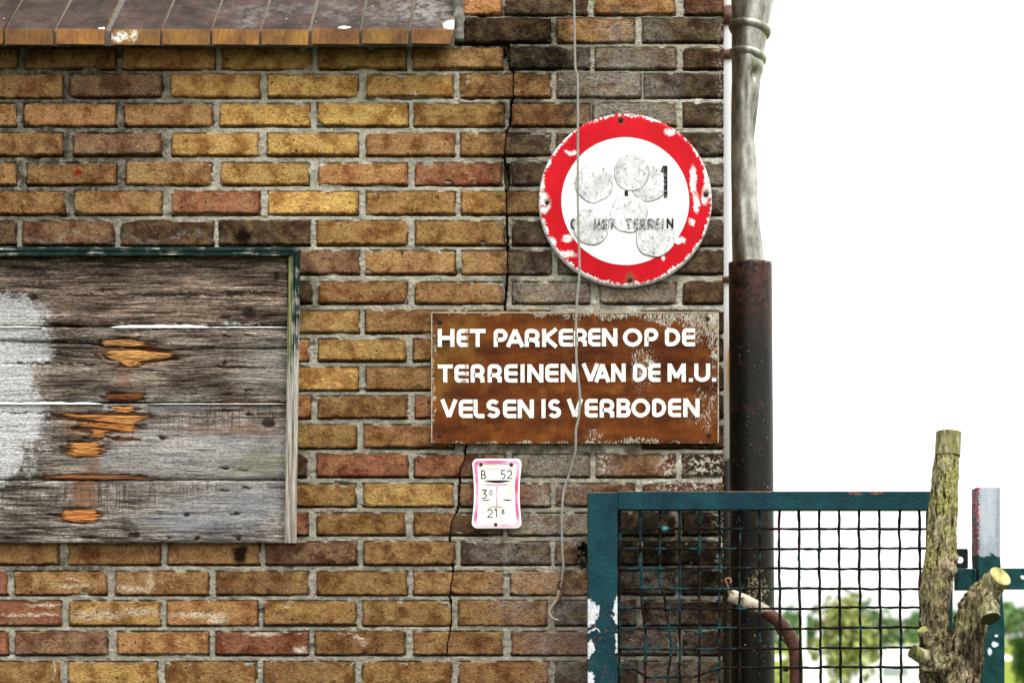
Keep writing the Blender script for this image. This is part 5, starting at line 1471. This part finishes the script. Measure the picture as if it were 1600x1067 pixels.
# ------------------------------------------------------------------ bent rusty tube behind the mesh
YT = -.022
handrail = empty('bent_tube', Vector((P(1240, 0, YT).x, YT, 0)), 'bent rusty steel tube curving down behind the gate mesh', 'tube')
tp = [(1140, 929), (1152, 934), (1166, 940), (1182, 948), (1200, 958), (1216, 970), (1229, 985), (1238, 1002), (1243, 1020), (1244, 1045), (1244, 1080)]
path = smooth_path([P(x, y, YT) for x, y in tp], 5) + [Vector((P(1244, 0, YT).x, YT, .9)), Vector((P(1244, 0, YT).x, YT, .0))]
V, F = tube(path, 10.3 * S, 24, .04, 2.0)
child('tube', handrail, V, F, RUSTPIPE, True)
V, F = tube(smooth_path([P(x, y, -.028) for x, y in ((1140, 932), (1137, 915), (1133.5, 905), (1139, 903), (1142, 906), (1141, 911))], 5), 1.7 * S, 8, .15)
child('bracket', handrail, V, F, simple('rusty_bracket', (.30, .17, .09), .7, var=.6, scale=120), True)
V, F = tube(smooth_path([P(x, y, -.05) for x, y in ((1206, 968), (1214, 985), (1224, 1000), (1230, 1006))], 5), 1.3 * S, 8, .1)
child('loose_wire', handrail, V, F, DARKMETAL, True)

# ------------------------------------------------------------------ mesh gate
YG = -.10
gate = empty('mesh_gate', Vector((P(1185, 0, YG).x, YG, .05)), 'teal painted steel gate filled with rusting wire mesh', 'gate')
G = lambda x, y: P(x, y, YG)
def gbox(name, x0, x1, y0, y1, ya, yb_, bev=.0025):
    a, b = G(x0, y1), G(x1, y0)
    return bbox(name, gate, (a.x, ya, a.z), (b.x, yb_, b.z), GATE, bev)
zb_px = HY + (EYE - .06) / (S * (D + YG) / D)
gbox('stile', 918.5, 964.8, 769, zb_px, YG - .002, YG + .04)
gbox('top_rail', 965.0, 1492, 767.2, 796.5, YG - .0005, YG + .038)
gbox('stile', 1452, 1489, 797, zb_px, YG, YG + .036)
gbox('bottom_rail', 965.2, 1451.6, zb_px - 34, zb_px - 1, YG, YG + .036)
YM = YG + .022
def G2(x, y): return P(x, y, YM)
vx = [968, 1000.5, 1031, 1062, 1093, 1124.5, 1155.5, 1187, 1217.5, 1248.5, 1280, 1311, 1342.5, 1374, 1405.5, 1437]
hy = [826, 857, 888, 919, 950, 981.5, 1013, 1045] + [1045 + 31.3 * i for i in range(1, int((zb_px - 1080) / 31.3))]
def bendx(i, y):
    b = 0.0
    if i == 1: b += 6 * sm(930, 990, y) + 2 * sm(880, 900, y)
    if i == 2: b += 10 * sm(905, 950, y) + 8 * sm(950, 1010, y) - 6 * sm(1015, 1060, y)
    if i >= 8: b += 2.5 * sm(850, 1060, y)
    return b * 1.0
def bendy(k, x):
    b = 1.6 * n2(x * .006, k * 2.2)
    if k == 7: b += 14 * sm(985, 1015, x) * (1 - sm(1080, 1128, x)) - 2
    if k >= 4 and x > 1280: b -= 1.5
    return b
for i, x in enumerate(vx):
    pts = []
    y = 792.0
    yend = min(zb_px - 20, 2050)
    while y < yend:
        st_ = 3.2 if y < 1075 else 15.6
        ph = math.pi * (y - hy[0]) / 31.2 + i * math.pi
        xx = x + (bendx(i, y) if y < 1075 else bendx(i, 1075)) + .9 * n2(y * .05, i * 3.1)
        q = G2(xx, y); q.y += .0026 * math.cos(ph); pts.append(q)
        y += st_
    V, F = tube(pts, 2.1 * S, 7, .5, i * 2.0)
    child('wire', gate, V, F, WIRE, True)
for k, y in enumerate(hy):
    pts = []
    x = 963.0
    vis = y < 1070
    while x < 1456:
        ph = math.pi * (x - vx[0]) / 31.2 + k * math.pi
        yy = y + bendy(k, x) + .8 * n2(x * .05, k * 5.1)
        q = G2(x, yy); q.y -= .0026 * math.cos(ph); pts.append(q)
        x += 3.2 if vis else 15.6
    V, F = tube(pts, 1.95 * S, 7, .5, k * 7.0)
    child('wire', gate, V, F, WIRE, True)
# paint blobs on the wires
for (bx_, by_, r_) in ((1039, 826, 4.5), (1280, 860, 2.2), (1093, 945, 3.2), (1228, 1046, 3.0)):
    c = G2(bx_, by_)
    V, F = tube([c + Vector((-r_ * 1.6 * S, 0, 0)), c + Vector((-r_ * S, 0, 0)), c, c + Vector((r_ * S, 0, 0)), c + Vector((r_ * 1.7 * S, 0, 0))], [.0012, r_ * S * .7, r_ * S * .95, r_ * S * .6, .0012], 9, .3, bx_)
    child('paint_blob', gate, V, F, simple('light_teal_blob', (.05, .26, .27), .5) if bx_ == 1039 else WIRE, True)

# ------------------------------------------------------------------ post, rail and latch plate to the right
YQ = -.03
fence = empty('steel_post', Vector((P(1541, 0, YQ).x, YQ, 0)), 'dark green steel post with grey flaking top and cross rail', 'post')
a, b = P(1523.5, 0, YQ), P(1559, 0, YQ)
top, bot = P(0, 762, YQ).z, 0
v = [(P(1536, 0, YQ).x, YQ - .02, 0), (P(1570, 0, YQ).x, YQ - .02, 0), (P(1570, 0, YQ).x, YQ + .03, 0), (P(1536, 0, YQ).x, YQ + .03, 0),
     (a.x, YQ - .02, top), (b.x, YQ - .02, top), (b.x, YQ + .03, top), (a.x, YQ + .03, top)]
# lower part a touch wider: lean of the post between the two levels
mid = P(0, 980, YQ).z
xa, xb_ = P(1530, 0, YQ).x, P(1566, 0, YQ).x
rings = [[Vector(p) for p in ((x0_, YQ - .02, z), (x1_, YQ - .02, z), (x1_, YQ + .03, z), (x0_, YQ + .03, z))] for (x0_, x1_, z) in ((xa, xb_, 0), (xa, xb_, mid), (a.x, b.x, P(0, 870, YQ).z), (a.x, b.x, top))]
V, F = loft(rings)
o = child('post', fence, V, F, POST); bevel_mesh(o.data, .002, 2)
a, b = P(1493, 922, YQ), P(1522.6, 888.5, YQ)
bbox('rail', fence, (a.x, YQ - .016, a.z), (b.x, YQ + .014, b.z), POST, .0015)
a, b = P(1560.5, 920.5, YQ), P(2300, 888, YQ)
bbox('rail', fence, (a.x, YQ - .016, a.z), (b.x, YQ + .014, b.z), POST, .0015)
# weld bead
V, F = tube([P(1522.5 + .6 * n2(i, 3.0), 889 + i * 2.2, YQ - .017) for i in range(15)], [(1.5 + .6 * math.sin(i * 2.1)) * S for i in range(15)], 8, .2)
child('weld', fence, V, F, POST, True)
# latch plate with a hole
Lx0, Lx1, Ly0, Ly1 = 1492, 1512.5, 857, 888
hole = [(1500, 874.5, 5.2)]
n = 32; outer = []; inner_ = []
hx, hy_, hr = hole[0]
for i in range(n):
    a_ = 2 * math.pi * i / n; dx, dy = math.cos(a_), math.sin(a_)
    tx = ((Lx1 - hx) / dx if dx > 1e-6 else ((Lx0 - hx) / dx if dx < -1e-6 else 1e9)); ty = ((Ly1 - hy_) / dy if dy > 1e-6 else ((Ly0 - hy_) / dy if dy < -1e-6 else 1e9))
    t_ = min(tx, ty)
    outer.append((hx + dx * t_, hy_ + dy * t_)); inner_.append((hx + dx * hr, hy_ + dy * hr))
rings = [[P(x, y, YQ + d) for x, y in pts] for pts, d in ((outer, -.006), (outer, .0), (inner_, .0), (inner_, -.006))]
V, F = loft(rings, False)
nn_ = len(V)
F += [(i, (i + 1) % n, 3*n + (i + 1) % n, 3*n + i) for i in range(n)]
child('latch_plate', fence, V, F, DARKMETAL)

# ------------------------------------------------------------------ pollarded tree in front of the gate
YTREE = -.30
tree = empty('pollarded_tree', Vector((P(1500, 0, YTREE).x, YTREE, 0)), 'pollarded mossy tree trunk with sawn stubs in front of the gate', 'tree')
def T(x, y, dy=0.0): return P(x, y, YTREE + dy)
kS = S * (D + YTREE) / D
def remeshed(parts, vox, name):
    V, F = join_vf(parts)
    m_ = mesh('tmp', V, F)
    o = bpy.data.objects.new('tmp', m_); col.objects.link(o)
    md = o.modifiers.new('r', 'REMESH'); md.mode = 'VOXEL'; md.voxel_size = vox
    sm_ = o.modifiers.new('s', 'SMOOTH'); sm_.iterations = 4; sm_.factor = .5
    dg = bpy.context.evaluated_depsgraph_get(); dg.update()
    ev = o.evaluated_get(dg)
    res = bpy.data.meshes.new_from_object(ev)
    bpy.data.objects.remove(o); bpy.data.meshes.remove(m_)
    return res
base_x = P(1500, 0, YTREE).x
parts = []
stem = [(1481, 704, 19.6), (1479, 725, 20.5), (1476, 750, 22.0), (1474, 790, 23.2), (1472, 830, 23.6), (1469, 865, 25), (1466, 885, 26.5), (1463, 920, 24.5), (1461, 960, 22.0), (1462, 1000, 23), (1470, 1040, 33), (1482, 1085, 46)]
path = [T(x, y) for x, y, r in stem] + [Vector((base_x - .005, YTREE, 1.2)), Vector((base_x, YTREE, .7)), Vector((base_x, YTREE, .25)), Vector((base_x, YTREE, .0))]
parts.append(tube(path, [r * kS * .95 for _, _, r in stem] + [.074, .078, .085, .10], 28, .10, 3.0))
limb = [(1500, 1075, 30), (1507, 1035, 27), (1512, 1000, 25), (1516, 968, 24), (1526, 944, 24), (1540, 926, 22)]
parts.append(tube([T(x, y, -.012) for x, y, r in limb], [r * kS for _, _, r in limb], 26, .12, 5.0))
stub1 = [(1530, 938, 24), (1545, 920, 20), (1556, 906, 17)]
parts.append(tube([T(x, y, -.01 - .006*i) for i, (x, y, r) in enumerate(stub1)], [r * kS for _, _, r in stub1], 24, .06, 6.0))
stub2 = [(1532, 930, 21), (1539, 943, 19), (1545, 955, 17)]
parts.append(tube([T(x, y, -.03 - .02*i) for i, (x, y, r) in enumerate(stub2)], [r * kS for _, _, r in stub2], 24, .08, 7.0))
stub3 = [(1476, 1046, 24), (1455, 1032, 17), (1444, 1026, 13)]
parts.append(tube([T(x, y, -.03 - .006*i) for i, (x, y, r) in enumerate(stub3)], [r * kS for _, _, r in stub3], 20, .1, 8.0))
stub4 = [(1468, 1022, 20), (1452, 1002, 14), (1444, 990, 9)]
parts.append(tube([T(x, y, -.02) for x, y, r in stub4], [r * kS for _, _, r in stub4], 20, .15, 9.0))
for (x, y, r) in ((1550, 935, 13), (1512, 965, 16), (1484, 890, 12), (1462, 1005, 14), (1540, 945, 12), (1493, 872, 7)):
    parts.append(tube([T(x, y + r, -.016), T(x, y + r*.6, -.02), T(x, y, -.022), T(x, y - r*.6, -.02), T(x, y - r, -.016)], [.2*r*kS, .8*r*kS, r*kS, .8*r*kS, .2*r*kS], 14, .3, x))
bm_ = remeshed(parts, .0030, 'trunk')
n_ = len(bm_.vertices)
co = np.empty(n_ * 3, np.float32); bm_.vertices.foreach_get('co', co); co = co.reshape(-1, 3).astype(float)
nm_ = np.empty(n_ * 3, np.float32); bm_.vertices.foreach_get('normal', nm_); nm_ = nm_.reshape(-1, 3).astype(float)
X_, Y_, Z_ = co.T
w1, w2, w3 = pn(X_ * 26, Y_ * 26, Z_ * 26), pn(X_ * 26 + 7, Y_ * 26 + 1, Z_ * 26), pn(X_ * 26, Y_ * 26 + 9, Z_ * 26 + 2)
r1 = np.abs(pn(X_ * 80 + w1 * 1.2, Y_ * 80 + w2 * 1.2, Z_ * 15 + w3 * .6))             # ridged bark plates
r1b = np.abs(pn(X_ * 150 + w2, Y_ * 150 + w3, Z_ * 55 + w1))
r2 = pn(X_ * 210, Y_ * 210, Z_ * 120)
low = 1 - npsm(EYE - .02, EYE + .25, Z_)
up_ = npsm(EYE + .05, EYE + .3, Z_)
dis = (.0052 - .0022 * up_ + .005 * low) * (r1 - .30) + (.0032 + .003 * low) * (r1b - .3) + .0014 * r2 + .005 * low * pn(X_ * 38, Y_ * 38, Z_ * 38) + .003 * pn(X_ * 20, Y_ * 20, Z_ * 14)
co = co + nm_ * dis[:, None] - np.array(tree.location)
bm_.vertices.foreach_set('co', co.astype(np.float32).ravel())
bm_.polygons.foreach_set('use_smooth', np.ones(len(bm_.polygons), bool))
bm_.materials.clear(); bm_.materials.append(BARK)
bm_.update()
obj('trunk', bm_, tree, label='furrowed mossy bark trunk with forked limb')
def stub_cap(name, c0, c1, r0, r1, mat_side, mat_cut, n=26, seed=1.0, under=False):
    """debarked stub end with its sawn face"""
    pts = [c0, c0.lerp(c1, .5), c1]
    V, F = tube(pts, [r0, (r0 + r1) / 2, r1], n, .05, seed, cap=False)
    st = child(name, tree, V, F, mat_side, True)
    t = (c1 - c0).normalized(); u = Vector((0, -1, 0)) - t * Vector((0, -1, 0)).dot(t); u.normalize(); w_ = t.cross(u)
    rings = [[c1 + t * dz + (u * math.cos(2*math.pi*i/n) + w_ * math.sin(2*math.pi*i/n)) * r1 * k * (1 + .04 * n2(i * .6, seed)) for i in range(n)] for k, dz in ((1.0, -.002), (1.0, .0008), (.9, .0012), (.5, .0008), (.1, .0014))]
    V, F = loft(rings); child('sawn_face', st, V, F, mat_cut, True)
STUBSIDE = M('weathered_stub')
g_ = STUBSIDE.noise(1, 5, .7, STUBSIDE.vscale(STUBSIDE.pos(), (150, 150, 22)))
c_ = STUBSIDE.mix(STUBSIDE.mr(g_, .38, .60), (0.06, 0.055, 0.02), (0.40, 0.38, 0.24))
c_ = STUBSIDE.mix(STUBSIDE.mr(STUBSIDE.noise(30, 4, .6), .45, .6, 0, .7), c_, (0.16, 0.155, 0.03))
STUBSIDE = STUBSIDE.set(color=c_, rough=.85, normal=STUBSIDE.bump(g_, 1.0, .006))
DARKCUT = simple('dark_sawn_face', (.05, .05, .018), .9, var=.4, scale=150, bump=.6)
stub_cap('branch_stub', T(1480.5, 712), T(1482, 676, .006), 19.4 * kS, 19.2 * kS, STUBSIDE, CUT, 36, 1.0)
stub_cap('branch_stub', T(1548, 917, -.02), T(1563, 900, -.044), 18 * kS, 18 * kS, STUBSIDE, CUT, 30, 2.0)
stub_cap('branch_stub', T(1543, 950, -.066), T(1548, 966, -.082), 16.5 * kS, 14.5 * kS, STUBSIDE, DARKCUT, 30, 3.0)
stub_cap('branch_stub', T(1445, 1027, -.042), T(1426, 1017, -.052), 12.5 * kS, 10.5 * kS, STUBSIDE, DARKCUT, 26, 4.0)
stub_cap('branch_stub', T(1446, 992, -.02), T(1441, 983, -.024), 9 * kS, 8 * kS, STUBSIDE, CUT, 22, 5.0)

# ------------------------------------------------------------------ far background: caravan, trees, wood
def crown_vf(c, rx, ry, rz, n, size, rng, clumps=10):
    cl = []
    for _ in range(clumps):
        v = Vector((rng.gauss(0, 1), rng.gauss(0, 1), rng.gauss(0, 1))).normalized() * rng.uniform(.25, .85)
        cl.append((Vector((v.x * rx, v.y * ry, v.z * rz)), rng.uniform(.16, .4)))
    V, F = [], []
    for i in range(n):
        o_, s_ = rng.choice(cl)
        v = Vector((rng.gauss(0, 1), rng.gauss(0, 1), rng.gauss(0, 1))).normalized() * (rng.random() ** .4)
        p = c + o_ + Vector((v.x * rx * s_, v.y * ry * s_, v.z * rz * s_))
        a_ = Vector((rng.gauss(0, 1), rng.gauss(0, 1), rng.gauss(0, 1))).normalized(); b_ = a_.orthogonal().normalized()
        b_ = (b_ * math.cos(rng.random() * 6) + a_.cross(b_) * math.sin(rng.random() * 6))
        l_ = size * rng.uniform(.6, 1.3)
        k = len(V); V += [p - a_ * l_, p + b_ * l_ * .5, p + a_ * l_, p - b_ * l_ * .5]; F.append((k, k+1, k+2, k+3))
    return V, F
LEAFY = mat_leaf('leaf_yellowgreen', (.17, .20, .05), (.32, .35, .11))
LEAFD = mat_leaf('leaf_dark', (.03, .09, .015), (.07, .15, .03))
LEAFB = mat_leaf('leaf_bluegreen', (.09, .18, .06), (.19, .30, .11))
TRUNKM = simple('far_bark', (.34, .28, .20), .9, var=.3, scale=5)
def far_tree(name, label, px, pytop, dist, wpx, mat, seed, n=2600, trunk_r=.1, group=None, zfrac=.35, cat='tree'):
    rng = random.Random(seed)
    k = S * (D + dist) / D
    x = (px - CX) * k; gz = ground_z(dist); ztop = EYE + (HY - pytop) * k
    hgt_ = ztop - gz
    t = empty(name, Vector((x, dist, gz)), label, cat, group)
    c = Vector((x, dist, gz + hgt_ * (.5 + zfrac / 2))); rz = hgt_ * (.5 - zfrac / 2); rx = wpx * k / 2
    for j in range(6):
        V, F = tube([(x, dist, gz - .05), (x + rng.uniform(-.1, .1) * rx, dist, gz + hgt_ * .35), (x + rng.uniform(-.6, .6) * rx, dist + rng.uniform(-.4, .4) * rx, gz + hgt_ * .85)], [trunk_r * (1 - .12*j), trunk_r * .6, trunk_r * .2], 8, .1, seed + j)
        child('trunk' if j == 0 else 'limb', t, V, F, TRUNKM, True)
    V, F = crown_vf(c, rx, rx, rz, n, .028 * hgt_, rng, 34)
    child('crown', t, V, F, mat)
far_tree('tree', 'pale yellow-green tree seen blurred through the gate mesh', 1322, 920, 38, 128, LEAFY, 1, 1900, .07, zfrac=.2)
far_tree('tree', 'dark green bushy tree at the right edge beyond the post', 1606, 942, 70, 52, LEAFD, 2, 2200, .1, zfrac=-.1)
far_tree('shrub', 'low yellow-green shrub between downpipe and bent tube', 1232, 1000, 26, 60, LEAFY, 3, 1500, .03, zfrac=-.5, cat='shrub')
# far wood along the horizon
rng = random.Random(5); V, F = [], []
for i in range(75):
    x = 15 + i * 1.9 + rng.uniform(-1, 1); y = 330 + rng.uniform(-14, 14); h = rng.uniform(9.3, 11.2)
    v, f = crown_vf(Vector((x, y, -1.2 + h * .5)), rng.uniform(3, 5), 3, h * .52, 260, .8, rng, 8)
    k = len(V); V += v; F += [tuple(q + k for q in ff) for ff in f]
obj('far_wood', mesh('far_wood', V, F), mat=LEAFB, kind='stuff', label='hazy blue-green line of woodland along the horizon', cat='woodland')
# white mast
xm = P(1255.5, 0, 55).x
mast = empty('lamp_post', Vector((xm, 55, -1.2)), 'thin white lamp post far behind the gate mesh', 'lamp post')
V, F = tube([(xm, 55, -1.2), (xm, 55, 1.0), (xm, 55, P(0, 951, 55).z)], [.085, .085, .075], 12)
child('pole', mast, V, F, CARAVAN, True)
V, F = tube([(xm, 55, P(0, 953, 55).z), (xm + .1, 55, P(0, 950, 55).z), (xm + .3, 55, P(0, 949.5, 55).z)], [.07, .09, .05], 10)
child('lamp_head', mast, V, F, CARAVAN, True)
# white caravan
YV = 42.0
kv = S * (D + YV) / D
x0_, x1_ = (1252 - CX) * kv, (1530 - CX) * kv
zt_ = EYE + (HY - 1013) * kv; gz = ground_z(YV); zf = gz + .55
van = empty('caravan', Vector(((x0_ + x1_) / 2, YV, gz)), 'long white caravan parked in the meadow behind the gate', 'caravan')
prof_ = [(x0_ + .25, zf), (x1_ - .12, zf), (x1_, zf + .7), (x1_ - .05, zt_ - .25), (x1_ - .35, zt_), (x0_ + .5, zt_), (x0_ + .12, zt_ - .35), (x0_, zf + .6)]
rings = [[Vector((x, YV + d, z)) for x, z in prof_] for d in (0, 2.1)]
V, F = loft(rings); o = child('body', van, V, F, CARAVAN); bevel_mesh(o.data, .06, 3)
for (wa, wb) in ((.18, .32), (.46, .60), (.72, .86)):
    bbox('window', van, (x0_ + (x1_-x0_) * wa, YV - .03, zt_ - .75), (x0_ + (x1_-x0_) * wb, YV + .02, zt_ - .5), simple('sky_reflect_window', (.30, .34, .38), .2), .01)
bbox('stripe', van, (x0_ + .1, YV - .012, zf + .35), (x1_ - .1, YV + .02, zf + .62), CARBLUE, .004)
bbox('door', van, (x0_ + (x1_-x0_) * .34, YV - .02, zf + .1), (x0_ + (x1_-x0_) * .44, YV + .02, zt_ - .3), CARAVAN, .008)
for wx in (.45, .60):
    cx_ = x0_ + (x1_ - x0_) * wx
    V, F = loft([[Vector((cx_ + r_ * math.cos(2*math.pi*i/20), YV + dy, gz + .32 + r_ * math.sin(2*math.pi*i/20))) for i in range(20)] for r_, dy in ((.2, -.02), (.31, -.01), (.32, .02), (.32, .2))])
    child('wheel', van, V, F, TYRE, True)
V, F = tube([(x0_ + .3, YV + 1.0, gz + .5), (x0_ - 1.1, YV + 1.0, gz + .45), (x0_ - 1.1, YV + 1.0, gz)], .05, 8)
child('drawbar', van, V, F, DARKMETAL)
